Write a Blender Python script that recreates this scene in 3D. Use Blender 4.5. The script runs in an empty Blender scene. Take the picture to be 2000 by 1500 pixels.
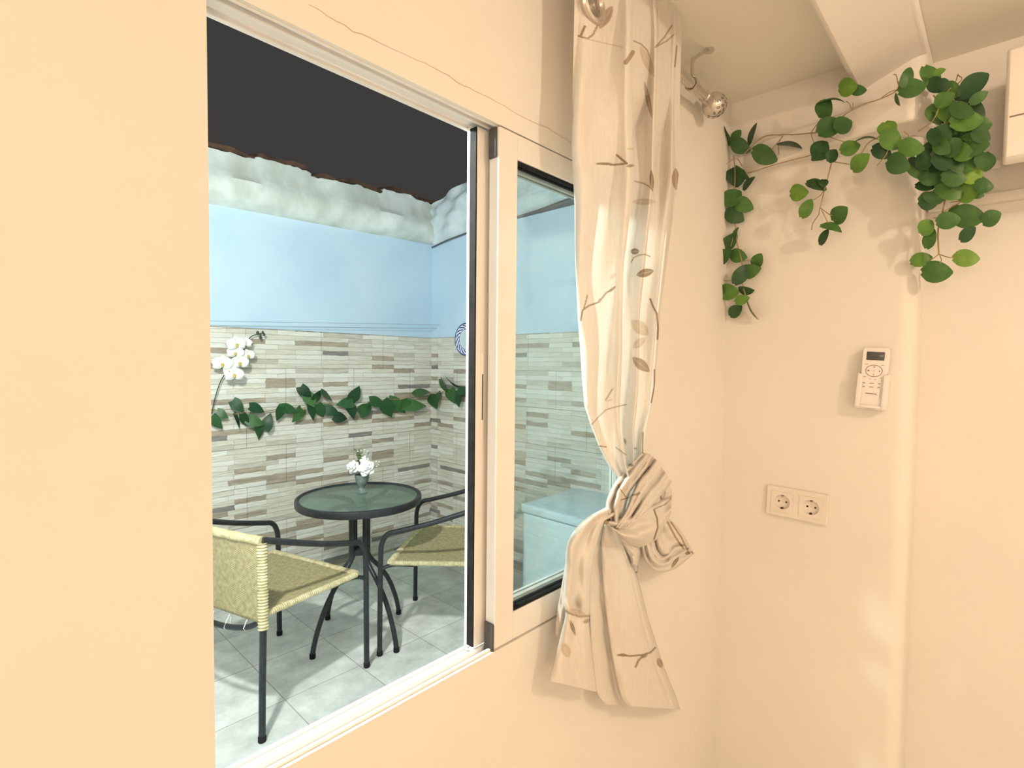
import bpy, bmesh, math, random
import numpy as np
from mathutils import Vector, Matrix

random.seed(7)
rng = np.random.default_rng(7)
scn = bpy.context.scene
col = scn.collection

# ------------------------------------------------------------------ camera
YAW, PIT, ROL, FPX = math.radians(46.73), math.radians(-2.158), math.radians(.572), 1020.2
CAM = np.array([0., -.605, 1.37])
FF = np.array([math.sin(YAW)*math.cos(PIT), math.cos(YAW)*math.cos(PIT), math.sin(PIT)])
_r = np.array([math.cos(YAW), -math.sin(YAW), 0.]); _u = np.cross(_r, FF)
RR = math.cos(ROL)*_r + math.sin(ROL)*_u
UU = -math.sin(ROL)*_r + math.cos(ROL)*_u
cd = bpy.data.cameras.new('camera'); cam = bpy.data.objects.new('camera', cd); col.objects.link(cam)
cd.sensor_width = 36; cd.lens = 36*FPX/2000; cd.clip_start = .02
cam.matrix_world = Matrix(((RR[0], UU[0], -FF[0], CAM[0]), (RR[1], UU[1], -FF[1], CAM[1]),
                           (RR[2], UU[2], -FF[2], CAM[2]), (0, 0, 0, 1)))
scn.camera = cam

def at(u, v, ax, val):
    """measured photograph point -> real point on the plane ax = val"""
    d = FF + RR*(u-1000)/FPX - UU*(v-750)/FPX
    i = 'xyz'.index(ax)
    return CAM + d*(val-CAM[i])/d[i]

# ------------------------------------------------------------------ world, lights, exposure
w = bpy.data.worlds.new('night_sky'); scn.world = w; w.use_nodes = True
bg = w.node_tree.nodes['Background']; bg.inputs[0].default_value = (.047, .046, .044, 1); bg.inputs[1].default_value = 1.0
vs = scn.view_settings
vs.view_transform = 'Standard'; vs.look = 'None'; vs.gamma = 1; vs.use_curve_mapping = False; vs.exposure = 0.0

def lamp(name, kind, loc, energy, color, size, rot=None):
    l = bpy.data.lights.new(name, kind); l.energy = energy; l.color = color
    if kind == 'AREA':
        l.shape = 'DISK'; l.size = size
    else:
        l.shadow_soft_size = size
    o = bpy.data.objects.new(name, l); o.location = loc
    if rot: o.rotation_euler = rot
    col.objects.link(o)
    return o
WARM = (1, .75, .545)
lamp('room_lamp', 'POINT', (.68, -1.6, 2.03), 23.5, WARM, .035)
lamp('side_fill', 'POINT', (-3.1, -.95, 1.6), 50, (1, .735, .525), .25)  # added unseen fill from far left, evens the right wall with the window wall
lamp('rear_fill', 'POINT', (-1.4, -2.7, 1.0), 34, (1, .78, .53), .25)  # added unseen fill from the rear, lifts the ceiling and beam
lamp('patio_lamp', 'POINT', (.17, .62, 1.98), 132, (.95, 1, .94), .05)

# ------------------------------------------------------------------ materials
def mat(name, base=(.8, .8, .8), rough=.5, metal=0., spec=.5, **kw):
    m = bpy.data.materials.new(name); m.use_nodes = True
    b = m.node_tree.nodes['Principled BSDF']
    b.inputs['Base Color'].default_value = (*base, 1); b.inputs['Roughness'].default_value = rough
    b.inputs['Metallic'].default_value = metal; b.inputs['Specular IOR Level'].default_value = spec
    return m
def N(m, t, **kw):
    n = m.node_tree.nodes.new(t)
    for k, v in kw.items():
        if k.startswith('i_'):
            n.inputs[k[2:].replace('_', ' ')].default_value = v
        else:
            setattr(n, k, v)
    return n
def L(m, a, ao, b, bi): m.node_tree.links.new(a.outputs[ao], b.inputs[bi])
def bsdf(m): return m.node_tree.nodes['Principled BSDF']
def ramp(m, stops, interp='LINEAR'):
    r = N(m, 'ShaderNodeValToRGB'); cr = r.color_ramp; cr.interpolation = interp
    while len(cr.elements) < len(stops): cr.elements.new(.5)
    for e, (p, c) in zip(cr.elements, stops):
        e.position = p; e.color = (*c, 1)
    return r
def noisy(name, c0, c1, scale=8, rough=.6, bump=0., bscale=60, metal=0., dist=.002, stretch=None, spec=.4, detail=4):
    """two-tone mottled surface with a little relief"""
    m = mat(name, c0, rough, metal, spec); b = bsdf(m)
    tc = N(m, 'ShaderNodeTexCoord'); src, so = tc, 'Object'
    if stretch:
        mp = N(m, 'ShaderNodeMapping'); mp.inputs['Scale'].default_value = stretch
        L(m, tc, 'Object', mp, 'Vector'); src, so = mp, 'Vector'
    n = N(m, 'ShaderNodeTexNoise', i_Scale=scale, i_Detail=detail); L(m, src, so, n, 'Vector')
    r = ramp(m, [(.35, c0), (.65, c1)]); L(m, n, 'Fac', r, 'Fac'); L(m, r, 'Color', b, 'Base Color')
    if bump:
        n2 = N(m, 'ShaderNodeTexNoise', i_Scale=bscale, i_Detail=3); L(m, src, so, n2, 'Vector')
        bp = N(m, 'ShaderNodeBump', i_Strength=bump, i_Distance=dist); L(m, n2, 'Fac', bp, 'Height'); L(m, bp, 'Normal', b, 'Normal')
    return m

PLASTER = noisy('warm_white_plaster', (.82, .785, .735), (.85, .815, .765), 3, .9, .25, 45, dist=.003, spec=.15)
CEIL = noisy('ceiling_paint', (.90, .875, .79), (.93, .905, .82), 3, .8, .2, 40)
FLOORIN = noisy('room_floor_tile', (.68, .63, .55), (.73, .68, .60), 6, .5)
WHITE_ALU = noisy('white_lacquered_aluminium', (.82, .79, .75), (.86, .83, .79), 12, .32, .05, 80)
GREY_SEAL = noisy('grey_seal', (.50, .50, .46), (.58, .58, .54), 30, .5)
BLACK_RUBBER = noisy('black_rubber', (.015, .016, .016), (.026, .026, .026), 40, .7, spec=.08)
DARK_PAD = noisy('dark_plastic_pad', (.06, .058, .055), (.09, .085, .08), 30, .55)
BLACK_TUBE = noisy('black_powder_coated_tube', (.018, .020, .022), (.030, .032, .034), 60, .38, .05, 300)
CREAM_PLASTIC = noisy('cream_white_plastic', (.80, .75, .69), (.83, .78, .72), 20, .35)
REMOTE_PLASTIC = noisy('white_remote_plastic', (.86, .82, .80), (.89, .85, .83), 20, .35)
SCREEN = noisy('grey_lcd', (.07, .075, .08), (.10, .10, .10), 30, .2)
GREY_MARK = mat('grey_print', (.22, .18, .15), .6)
HOLE = mat('socket_hole', (.03, .02, .015), .7)
STEEL = noisy('brushed_nickel', (.55, .51, .46), (.66, .62, .57), 25, .28, metal=.75)
STEEL_DARK = noisy('pewter_pattern', (.10, .08, .07), (.2, .17, .15), 40, .4, metal=.5)
AC_WHITE = noisy('ac_white_plastic', (.85, .80, .74), (.88, .83, .77), 10, .35)
BRANCH = noisy('brown_vine_stem', (.30, .19, .09), (.42, .33, .14), 40, .6)
GREEN_STEM = noisy('green_vine_stem', (.10, .17, .04), (.20, .24, .07), 40, .6)
PAINT_BLUE = noisy('pale_blue_wall_paint', (.48, .635, .77), (.545, .69, .80), 2.5, .8, .3, 35, dist=.004)
CONCRETE = noisy('stained_whitewashed_plaster', (.52, .56, .50), (.76, .80, .76), 6, .9, .35, 14, dist=.015, stretch=(1, 1, .7))
TARP = noisy('dull_white_sheeting', (.50, .58, .60), (.66, .73, .74), 5, .6, .5, 12, dist=.03)
ROOF_TILE = noisy('dark_roof_tile', (.05, .03, .02), (.12, .06, .035), 14, .8, .5, 40, dist=.01)
CABLE = mat('dark_cable', (.10, .10, .10), .6)
WIRE = mat('line_wire', (.30, .33, .36), .5)
VASE = noisy('grey_green_ceramic', (.10, .14, .12), (.20, .25, .22), 30, .35)
PETAL = noisy('white_petal', (.90, .90, .86), (.95, .95, .92), 20, .6)
ORCHID = noisy('orchid_petal', (.80, .82, .74), (.90, .91, .85), 25, .6)
YELLOW = mat('orchid_heart', (.62, .45, .10), .6)
BUDDY = mat('orchid_bud', (.04, .06, .03), .6)
PALE_BOX = noisy('pale_blue_box', (.58, .72, .76), (.68, .80, .84), 14, .45, .3, 60, stretch=(1, 1, 6))
TIE = mat('white_tie', (.8, .8, .74), .6)

def leaf_mat(name, stops):
    """leaf tone per leaf from the 'tone' attribute, faint veins"""
    m = mat(name, (.1, .3, .05), .42, 0, .35); b = bsdf(m)
    a = N(m, 'ShaderNodeAttribute', attribute_name='tone')
    n = N(m, 'ShaderNodeTexNoise', i_Scale=70, i_Detail=3)
    tc = N(m, 'ShaderNodeTexCoord'); L(m, tc, 'Object', n, 'Vector')
    ad = N(m, 'ShaderNodeMath', operation='MULTIPLY_ADD'); ad.inputs[1].default_value = .35; 
    L(m, n, 'Fac', ad, 0)
    su = N(m, 'ShaderNodeMath', operation='SUBTRACT'); su.inputs[1].default_value = .17
    L(m, a, 'Fac', su, 0); L(m, su, 'Value', ad, 2)
    r = ramp(m, stops); L(m, ad, 'Value', r, 'Fac'); L(m, r, 'Color', b, 'Base Color')
    return m
LEAF_IN = leaf_mat('vine_leaf', [(0, (.022, .070, .030)), (.4, (.055, .150, .035)), (.75, (.13, .28, .040)), (1, (.24, .40, .06))])
LEAF_OUT = leaf_mat('patio_vine_leaf', [(0, (.008, .035, .014)), (.5, (.022, .085, .025)), (1, (.10, .22, .06))])

def glass_mat(name, tint, ior=1.5, rough=0., haze=0., hazecol=(.5, .6, .6)):
    m = bpy.data.materials.new(name); m.use_nodes = True; nt = m.node_tree; nt.nodes.remove(bsdf(m))
    out = nt.nodes['Material Output']
    tr = N(m, 'ShaderNodeBsdfTransparent'); tr.inputs[0].default_value = (*tint, 1)
    gl = N(m, 'ShaderNodeBsdfGlossy'); gl.inputs['Roughness'].default_value = rough
    fr = N(m, 'ShaderNodeFresnel'); mx = N(m, 'ShaderNodeMixShader')
    ge = N(m, 'ShaderNodeNewGeometry'); io = N(m, 'ShaderNodeMath', operation='MULTIPLY_ADD')      # thin pane: same reflectance from either face
    io.inputs[1].default_value = 1/ior-ior; io.inputs[2].default_value = ior; L(m, ge, 'Backfacing', io, 0); L(m, io, 0, fr, 'IOR')
    L(m, fr, 0, mx, 0); L(m, gl, 0, mx, 2)
    if haze:
        df = N(m, 'ShaderNodeBsdfDiffuse'); df.inputs[0].default_value = (*hazecol, 1)
        m2 = N(m, 'ShaderNodeMixShader'); m2.inputs[0].default_value = haze
        L(m, tr, 0, m2, 1); L(m, df, 0, m2, 2); L(m, m2, 0, mx, 1)
        src = df
    else:
        L(m, tr, 0, mx, 1)
    L(m, mx, 0, out, 'Surface')
    return m, gl
GLASS, _ = glass_mat('window_glass', (.93, .962, .958), 1.52)
TGLASS, tgl = glass_mat('rippled_green_glass', (.52, .66, .58), 1.5, .18, .24, (.36, .47, .41))
_n = N(TGLASS, 'ShaderNodeTexNoise', i_Scale=90, i_Detail=2); _t = N(TGLASS, 'ShaderNodeTexCoord'); L(TGLASS, _t, 'Object', _n, 'Vector')
_b = N(TGLASS, 'ShaderNodeBump', i_Strength=.6, i_Distance=.003); L(TGLASS, _n, 'Fac', _b, 'Height'); L(TGLASS, _b, 'Normal', tgl, 'Normal')

def stone_mat(name, horiz):
    m = mat(name, (.6, .58, .5), .8, 0, .25); b = bsdf(m)
    tc = N(m, 'ShaderNodeTexCoord'); sx = N(m, 'ShaderNodeSeparateXYZ'); L(m, tc, 'Object', sx, 0)
    add = N(m, 'ShaderNodeMath', operation='ADD'); add.inputs[1].default_value = .066 + 2.33
    L(m, sx, 'Z', add, 0)
    cb = N(m, 'ShaderNodeCombineXYZ'); L(m, sx, horiz, cb, 'X'); L(m, add, 0, cb, 'Y')
    nz = N(m, 'ShaderNodeTexNoise', i_Scale=26, i_Detail=2); L(m, cb, 0, nz, 'Vector')
    sc = N(m, 'ShaderNodeVectorMath', operation='MULTIPLY_ADD'); sc.inputs[1].default_value = (.022, .010, 0); sc.inputs[2].default_value = (-.011, -.005, 0)
    L(m, nz, 'Color', sc, 0)
    va = N(m, 'ShaderNodeVectorMath', operation='ADD'); L(m, cb, 0, va, 0); L(m, sc, 0, va, 1)
    def brick(w_, h_, mort, off, sq, sqf, v=va, c1=(0, 0, 0, 1), c2=(1, 1, 1, 1), mc=(.5, .5, .5, 1), offf=2):
        br = N(m, 'ShaderNodeTexBrick'); br.offset = off; br.offset_frequency = offf; br.squash = sq; br.squash_frequency = sqf
        br.inputs['Scale'].default_value = 1; br.inputs['Brick Width'].default_value = w_; br.inputs['Row Height'].default_value = h_
        br.inputs['Mortar Size'].default_value = mort; br.inputs['Mortar Smooth'].default_value = .3; br.inputs['Bias'].default_value = 0
        br.inputs['Color1'].default_value = c1; br.inputs['Color2'].default_value = c2; br.inputs['Mortar'].default_value = mc
        L(m, v, 0, br, 'Vector'); return br
    b1 = brick(.18, .0291, .0010, .37, 1.6, 3, offf=3)
    r1 = ramp(m, [(0, (.68, .65, .555)), (.22, (.75, .725, .645)), (.40, (.71, .675, .575)), (.56, (.79, .77, .695)), (.74, (.44, .37, .28)), (.81, (.58, .54, .46)), (.88, (.27, .255, .235)), (.93, (.40, .34, .265))], 'CONSTANT')
    L(m, b1, 'Color', r1, 'Fac')
    n2 = N(m, 'ShaderNodeTexNoise', i_Scale=30, i_Detail=4)
    mp = N(m, 'ShaderNodeMapping'); mp.inputs['Scale'].default_value = (.35, 2.2, 1); L(m, cb, 0, mp, 'Vector'); L(m, mp, 0, n2, 'Vector')
    mx = N(m, 'ShaderNodeMix', data_type='RGBA', blend_type='OVERLAY'); mx.inputs['Factor'].default_value = .45
    L(m, r1, 'Color', mx, 'A'); L(m, n2, 'Fac', mx, 'B')
    p = brick(.46, .233, .0016, .5, 1, 2, v=cb, c1=(1, 1, 1, 1), c2=(.93, .93, .91, 1), mc=(.50, .47, .43, 1))
    m3 = N(m, 'ShaderNodeMix', data_type='RGBA', blend_type='MULTIPLY'); m3.inputs['Factor'].default_value = 1
    L(m, mx, 'Result', m3, 'A'); L(m, p, 'Color', m3, 'B')
    m4 = N(m, 'ShaderNodeMix', data_type='RGBA', blend_type='MULTIPLY'); m4.inputs['B'].default_value = (.72, .69, .62, 1)
    fm = N(m, 'ShaderNodeMath', operation='MULTIPLY'); fm.inputs[1].default_value = .8; L(m, b1, 'Fac', fm, 0)
    L(m, fm, 0, m4, 'Factor'); L(m, m3, 'Result', m4, 'A'); L(m, m4, 'Result', b, 'Base Color')
    h = N(m, 'ShaderNodeMath', operation='SUBTRACT'); L(m, b1, 'Color', h, 0); L(m, b1, 'Fac', h, 1)
    h2 = N(m, 'ShaderNodeMath', operation='MULTIPLY_ADD'); h2.inputs[1].default_value = 1.6; L(m, n2, 'Fac', h2, 0); L(m, h, 0, h2, 2)
    bp = N(m, 'ShaderNodeBump', i_Strength=.9, i_Distance=.007); L(m, h2, 0, bp, 'Height'); L(m, bp, 'Normal', b, 'Normal')
    return m
STONE_X = stone_mat('stacked_stone_cladding', 'X'); STONE_Y = stone_mat('stacked_stone_cladding_return', 'Y')

def tile_mat():
    m = mat('grey_patio_tiles', (.4, .42, .4), .45, 0, .4); b = bsdf(m)
    tc = N(m, 'ShaderNodeTexCoord'); mp = N(m, 'ShaderNodeMapping'); mp.inputs['Location'].default_value = (-.885+.336*30, -1.475+.336*30, 0)
    L(m, tc, 'Object', mp, 'Vector')
    br = N(m, 'ShaderNodeTexBrick'); br.offset = 0; br.squash = 1
    br.inputs['Scale'].default_value = 1; br.inputs['Brick Width'].default_value = .336; br.inputs['Row Height'].default_value = .336
    br.inputs['Mortar Size'].default_value = .0022; br.inputs['Mortar Smooth'].default_value = .4; br.inputs['Bias'].default_value = 0
    br.inputs['Color1'].default_value = (.66, .69, .665, 1); br.inputs['Color2'].default_value = (.78, .80, .77, 1); br.inputs['Mortar'].default_value = (.36, .36, .335, 1)
    L(m, mp, 0, br, 'Vector')
    n = N(m, 'ShaderNodeTexNoise', i_Scale=7, i_Detail=6, i_Roughness=.65); L(m, tc, 'Object', n, 'Vector')
    r = ramp(m, [(.3, (.70, .71, .70)), (.5, (1, 1, 1)), (.72, (1.35, 1.36, 1.33))]); L(m, n, 'Fac', r, 'Fac')
    mx = N(m, 'ShaderNodeMix', data_type='RGBA', blend_type='MULTIPLY'); mx.inputs['Factor'].default_value = .8
    L(m, br, 'Color', mx, 'A'); L(m, r, 'Color', mx, 'B'); L(m, mx, 'Result', b, 'Base Color')
    bp = N(m, 'ShaderNodeBump', i_Strength=.3, i_Distance=.003, invert=True); L(m, br, 'Fac', bp, 'Height'); L(m, bp, 'Normal', b, 'Normal')
    return m
TILES = tile_mat()

def wicker_mat(name, c_lo, c_hi, scale=150.):
    """over-under weave of straw strands from the weave coordinates stored on the mesh"""
    m = mat(name, c_hi, .7, 0, .25); b = bsdf(m)
    tc = N(m, 'ShaderNodeUVMap', uv_map='weave'); sx = N(m, 'ShaderNodeSeparateXYZ'); L(m, tc, 0, sx, 0)
    def wave(o, mul, ph=0):
        k = N(m, 'ShaderNodeMath', operation='MULTIPLY_ADD'); k.inputs[1].default_value = mul; k.inputs[2].default_value = ph; L(m, sx, o, k, 0)
        s = N(m, 'ShaderNodeMath', operation='SINE'); L(m, k, 0, s, 0); return s
    a = wave('X', 2*math.pi/.007); c = wave('Y', 2*math.pi/.011)
    pr = N(m, 'ShaderNodeMath', operation='MULTIPLY'); L(m, a, 0, pr, 0); L(m, c, 0, pr, 1)
    n = N(m, 'ShaderNodeTexNoise', i_Scale=55, i_Detail=4); L(m, tc, 0, n, 'Vector')
    sm = N(m, 'ShaderNodeMath', operation='MULTIPLY_ADD'); sm.inputs[1].default_value = .22; n2 = N(m, 'ShaderNodeMath', operation='MULTIPLY_ADD'); n2.inputs[1].default_value = .55; n2.inputs[2].default_value = .26; L(m, n, 'Fac', n2, 0); L(m, pr, 0, sm, 0); L(m, n2, 0, sm, 2)
    r = ramp(m, [(.25, c_lo), (.5, tuple((x+y)/2 for x, y in zip(c_lo, c_hi))), (.68, c_hi)]); L(m, sm, 0, r, 'Fac'); L(m, r, 'Color', b, 'Base Color')
    bp = N(m, 'ShaderNodeBump', i_Strength=.7, i_Distance=.003); L(m, sm, 0, bp, 'Height'); L(m, bp, 'Normal', b, 'Normal')
    return m
WICKER = wicker_mat('woven_straw', (.20, .155, .065), (.56, .48, .27))
WRAP = noisy('wrapped_straw', (.48, .41, .22), (.66, .59, .38), 60, .65, .5, 160)

def cloth_mat():
    m = bpy.data.materials.new('printed_sheer_curtain_cloth'); m.use_nodes = True; nt = m.node_tree; b = bsdf(m)
    out = nt.nodes['Material Output']
    a = N(m, 'ShaderNodeAttribute', attribute_name='print')
    tc = N(m, 'ShaderNodeTexCoord'); n = N(m, 'ShaderNodeTexNoise', i_Scale=260, i_Detail=2)
    mp = N(m, 'ShaderNodeMapping'); mp.inputs['Scale'].default_value = (1, 1, .12); L(m, tc, 'Object', mp, 0); L(m, mp, 0, n, 'Vector')
    r = ramp(m, [(.3, (.93, .93, .93)), (.7, (1, 1, 1))]); L(m, n, 'Fac', r, 'Fac')
    mx = N(m, 'ShaderNodeMix', data_type='RGBA', blend_type='MULTIPLY'); mx.inputs['Factor'].default_value = 1
    L(m, a, 'Color', mx, 'A'); L(m, r, 'Color', mx, 'B')
    b.inputs['Roughness'].default_value = .85; b.inputs['Specular IOR Level'].default_value = .1
    L(m, mx, 'Result', b, 'Base Color')
    t = N(m, 'ShaderNodeBsdfTranslucent'); L(m, mx, 'Result', t, 0)
    ms = N(m, 'ShaderNodeMixShader'); ms.inputs[0].default_value = .26
    L(m, b, 0, ms, 1); L(m, t, 0, ms, 2); L(m, ms, 0, out, 'Surface')
    bp = N(m, 'ShaderNodeBump', i_Strength=.12, i_Distance=.001); L(m, n, 'Fac', bp, 'Height'); L(m, bp, 'Normal', b, 'Normal')
    return m
CLOTH = cloth_mat()

def plate_mat():
    """blue and white ring ornament, drawn from polar coordinates about the plate's own axis (local X out of the wall)"""
    m = mat('blue_white_glaze', (.8, .82, .85), .25); b = bsdf(m)
    tc = N(m, 'ShaderNodeTexCoord'); sx = N(m, 'ShaderNodeSeparateXYZ'); L(m, tc, 'Object', sx, 0)
    an = N(m, 'ShaderNodeMath', operation='ARCTAN2'); L(m, sx, 'Z', an, 0); L(m, sx, 'Y', an, 1)
    cb = N(m, 'ShaderNodeCombineXYZ'); L(m, sx, 'Y', cb, 'X'); L(m, sx, 'Z', cb, 'Y')
    ln = N(m, 'ShaderNodeVectorMath', operation='LENGTH'); L(m, cb, 0, ln, 0)
    k = N(m, 'ShaderNodeMath', operation='MULTIPLY'); k.inputs[1].default_value = 16; L(m, an, 0, k, 0)
    rr = N(m, 'ShaderNodeMath', operation='MULTIPLY_ADD'); rr.inputs[1].default_value = 330; L(m, ln, 'Value', rr, 0); L(m, k, 0, rr, 2)
    s = N(m, 'ShaderNodeMath', operation='SINE'); L(m, rr, 0, s, 0)
    st = ramp(m, [(.45, (.03, .05, .22)), (.55, (.82, .85, .90))]); s2 = N(m, 'ShaderNodeMath', operation='MULTIPLY_ADD'); s2.inputs[1].default_value = .5; s2.inputs[2].default_value = .5
    L(m, s, 0, s2, 0); L(m, s2, 0, st, 'Fac')
    mk = ramp(m, [(0, (1, 1, 1)), (.60, (0, 0, 0)), (.62, (1, 1, 1)), (.9, (0, 0, 0))], 'CONSTANT')
    dv = N(m, 'ShaderNodeMath', operation='DIVIDE'); dv.inputs[1].default_value = .115; L(m, ln, 'Value', dv, 0)
    rng_ = ramp(m, [(0, (.55, .66, .66)), (.55, (.75, .82, .88)), (.60, (.03, .05, .25)), (.64, (.8, .84, .9)), (.92, (.02, .035, .18))], 'CONSTANT'); L(m, dv, 0, rng_, 'Fac')
    band = ramp(m, [(0, (0, 0, 0)), (.66, (1, 1, 1)), (.90, (0, 0, 0))], 'CONSTANT'); L(m, dv, 0, band, 'Fac')
    mx = N(m, 'ShaderNodeMix', data_type='RGBA'); L(m, band, 'Color', mx, 'Factor'); L(m, rng_, 'Color', mx, 'A'); L(m, st, 'Color', mx, 'B')
    L(m, mx, 'Result', b, 'Base Color')
    return m
PLATE = plate_mat()

# ------------------------------------------------------------------ geometry helpers
class G:
    def __init__(s): s.v = []; s.f = []; s.tone = []
    def add(s, vs_, fs, tone=None):
        o = len(s.v); s.v += [tuple(map(float, p)) for p in vs_]; s.f += [tuple(i+o for i in f) for f in fs]
        if tone is not None: s.tone += [tone]*len(vs_)
        return s
    def box(s, a, b):
        x0, y0, z0 = a; x1, y1, z1 = b
        return s.add([(x0,y0,z0),(x1,y0,z0),(x1,y1,z0),(x0,y1,z0),(x0,y0,z1),(x1,y0,z1),(x1,y1,z1),(x0,y1,z1)],
              [(0,3,2,1),(4,5,6,7),(0,1,5,4),(1,2,6,5),(2,3,7,6),(3,0,4,7)])
    def rbox(s, a, b, r=.003, seg=2, M=None):
        bm = bmesh.new(); bmesh.ops.create_cube(bm, size=1)
        for v in bm.verts: v.co = Vector([(a[i]+b[i])/2 + v.co[i]*(b[i]-a[i]) for i in range(3)])
        bmesh.ops.bevel(bm, geom=bm.edges[:]+bm.verts[:], offset=r, segments=seg, affect='EDGES', profile=.5)
        if M is not None: bm.transform(M)
        bm.verts.index_update(); s.add([v.co[:] for v in bm.verts], [[v.index for v in f.verts] for f in bm.faces]); bm.free(); return s
    def prism(s, poly, z0, z1):
        n = len(poly); s.add([(x, y, z0) for x, y in poly]+[(x, y, z1) for x, y in poly],
            [tuple(range(n))[::-1], tuple(range(n, 2*n))]+[(i, (i+1)%n, n+(i+1)%n, n+i) for i in range(n)]); return s
    def tube(s, pts, r, n=10, caps=True, smooth=0, close=False, flat=1.):
        P = [np.array(p, float) for p in pts]
        if smooth: P = crom(P, smooth)
        m_ = len(P); rad = r if callable(r) else (lambda t: r)
        up = None; vs_ = []; 
        for i, p in enumerate(P):
            if close: t = P[(i+1) % m_]-P[i-1]
            else: t = P[min(i+1, m_-1)]-P[max(i-1, 0)]
            t = t/(np.linalg.norm(t)+1e-12)
            if up is None:
                a = np.array([0, 0, 1.]) if abs(t[2]) < .9 else np.array([1., 0, 0]); up = a
            up = up-t*(up@t); up = up/(np.linalg.norm(up)+1e-12); sd = np.cross(t, up)
            rr = rad(i/(m_-1))
            for k in range(n):
                a = 2*math.pi*k/n; vs_.append(p+rr*(math.cos(a)*up*flat+math.sin(a)*sd))
        fs = [(i*n+k, i*n+(k+1)%n, (i+1)*n+(k+1)%n, (i+1)*n+k) for i in range(m_-1) for k in range(n)]
        if close: fs += [((m_-1)*n+k, (m_-1)*n+(k+1)%n, (k+1)%n, k) for k in range(n)]
        elif caps: fs += [tuple(range(n))[::-1], tuple((m_-1)*n+k for k in range(n))]
        return s.add(vs_, fs)
    def lathe(s, prof, c=(0, 0, 0), n=32, axis='z', caps=True):
        vs_ = []
        for r, h in prof:
            for k in range(n):
                a = 2*math.pi*k/n; p = (r*math.cos(a), r*math.sin(a), h)
                if axis == 'x': p = (p[2], p[0], p[1])
                if axis == 'y': p = (p[0], p[2], p[1])
                vs_.append(tuple(p[i]+c[i] for i in range(3)))
        m_ = len(prof)
        fs = [(i*n+k, i*n+(k+1)%n, (i+1)*n+(k+1)%n, (i+1)*n+k) for i in range(m_-1) for k in range(n)]
        if caps: fs += [tuple(range(n))[::-1], tuple((m_-1)*n+k for k in range(n))]
        return s.add(vs_, fs)
    def grid(s, A):
        nu, nv = A.shape[:2]
        return s.add(A.reshape(-1, 3), [(i*nv+j, i*nv+j+1, (i+1)*nv+j+1, (i+1)*nv+j) for i in range(nu-1) for j in range(nv-1)])
    def ball(s, c, r, nu=16, nv=10, sc=(1, 1, 1)):
        prof = [(r*math.sin(math.pi*(i+.001)/(nv+.002)), -r*math.cos(math.pi*(i+.001)/(nv+.002))) for i in range(nv+1)]
        o = len(s.v); s.lathe(prof, (0, 0, 0), nu)
        for i in range(o, len(s.v)): s.v[i] = tuple(s.v[i][k]*sc[k]+c[k] for k in range(3))
        return s
def crom(P, k=6):
    """Catmull-Rom through P, k samples per span"""
    P = [np.array(p, float) for p in P]; Q = [2*P[0]-P[1]]+P+[2*P[-1]-P[-2]]; out = []
    for i in range(1, len(Q)-2):
        p0, p1, p2, p3 = Q[i-1:i+3]
        for j in range(k):
            t = j/k; out.append(.5*(2*p1+(p2-p0)*t+(2*p0-5*p1+4*p2-p3)*t*t+(3*p1-p0-3*p2+p3)*t**3))
    out.append(P[-1]); return out
def root_of(o):
    while o.parent: o = o.parent
    return o
def obj(name, g, m, parent=None, smooth=True, local=False, loc=None, bevel=0, solid=0, subs=0, angle=40, normals=True):
    me = bpy.data.meshes.new(name)
    off = np.zeros(3)
    if parent is not None and not local: off = np.array(root_of(parent).location)
    if parent is None and loc is not None: off = np.array(loc, float)
    me.from_pydata([tuple(np.array(p)-off) for p in g.v], [], g.f); me.update()
    if g.tone:
        a = me.attributes.new('tone', 'FLOAT', 'POINT'); a.data.foreach_set('value', g.tone)
    if normals:
        bm = bmesh.new(); bm.from_mesh(me); bmesh.ops.recalc_face_normals(bm, faces=bm.faces[:]); bm.to_mesh(me); bm.free()
    me.materials.append(m)
    o = bpy.data.objects.new(name, me); col.objects.link(o)
    if parent is not None: o.parent = parent
    elif loc is not None: o.location = loc
    if bevel:
        b = o.modifiers.new('bevel', 'BEVEL'); b.width = bevel; b.segments = 2; b.limit_method = 'ANGLE'
    if solid:
        b = o.modifiers.new('solid', 'SOLIDIFY'); b.thickness = solid; b.offset = 0
    if subs:
        b = o.modifiers.new('subs', 'SUBSURF'); b.levels = b.render_levels = subs
    if smooth:
        me.shade_smooth()
        try: me.set_sharp_from_angle(angle=math.radians(angle))
        except Exception: pass
    return o
def tag(o, label, cat=None, group=None, kind=None):
    o['label'] = label
    if cat: o['category'] = cat
    if group: o['group'] = group
    if kind: o['kind'] = kind
    return o
def thing(name, label, cat, loc=(0, 0, 0), rotz=0, group=None, kind=None):
    o = bpy.data.objects.new(name, None); o.empty_display_size = .05; col.objects.link(o)
    o.location = loc; o.rotation_euler = (0, 0, rotz)
    return tag(o, label, cat, group, kind)

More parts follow.
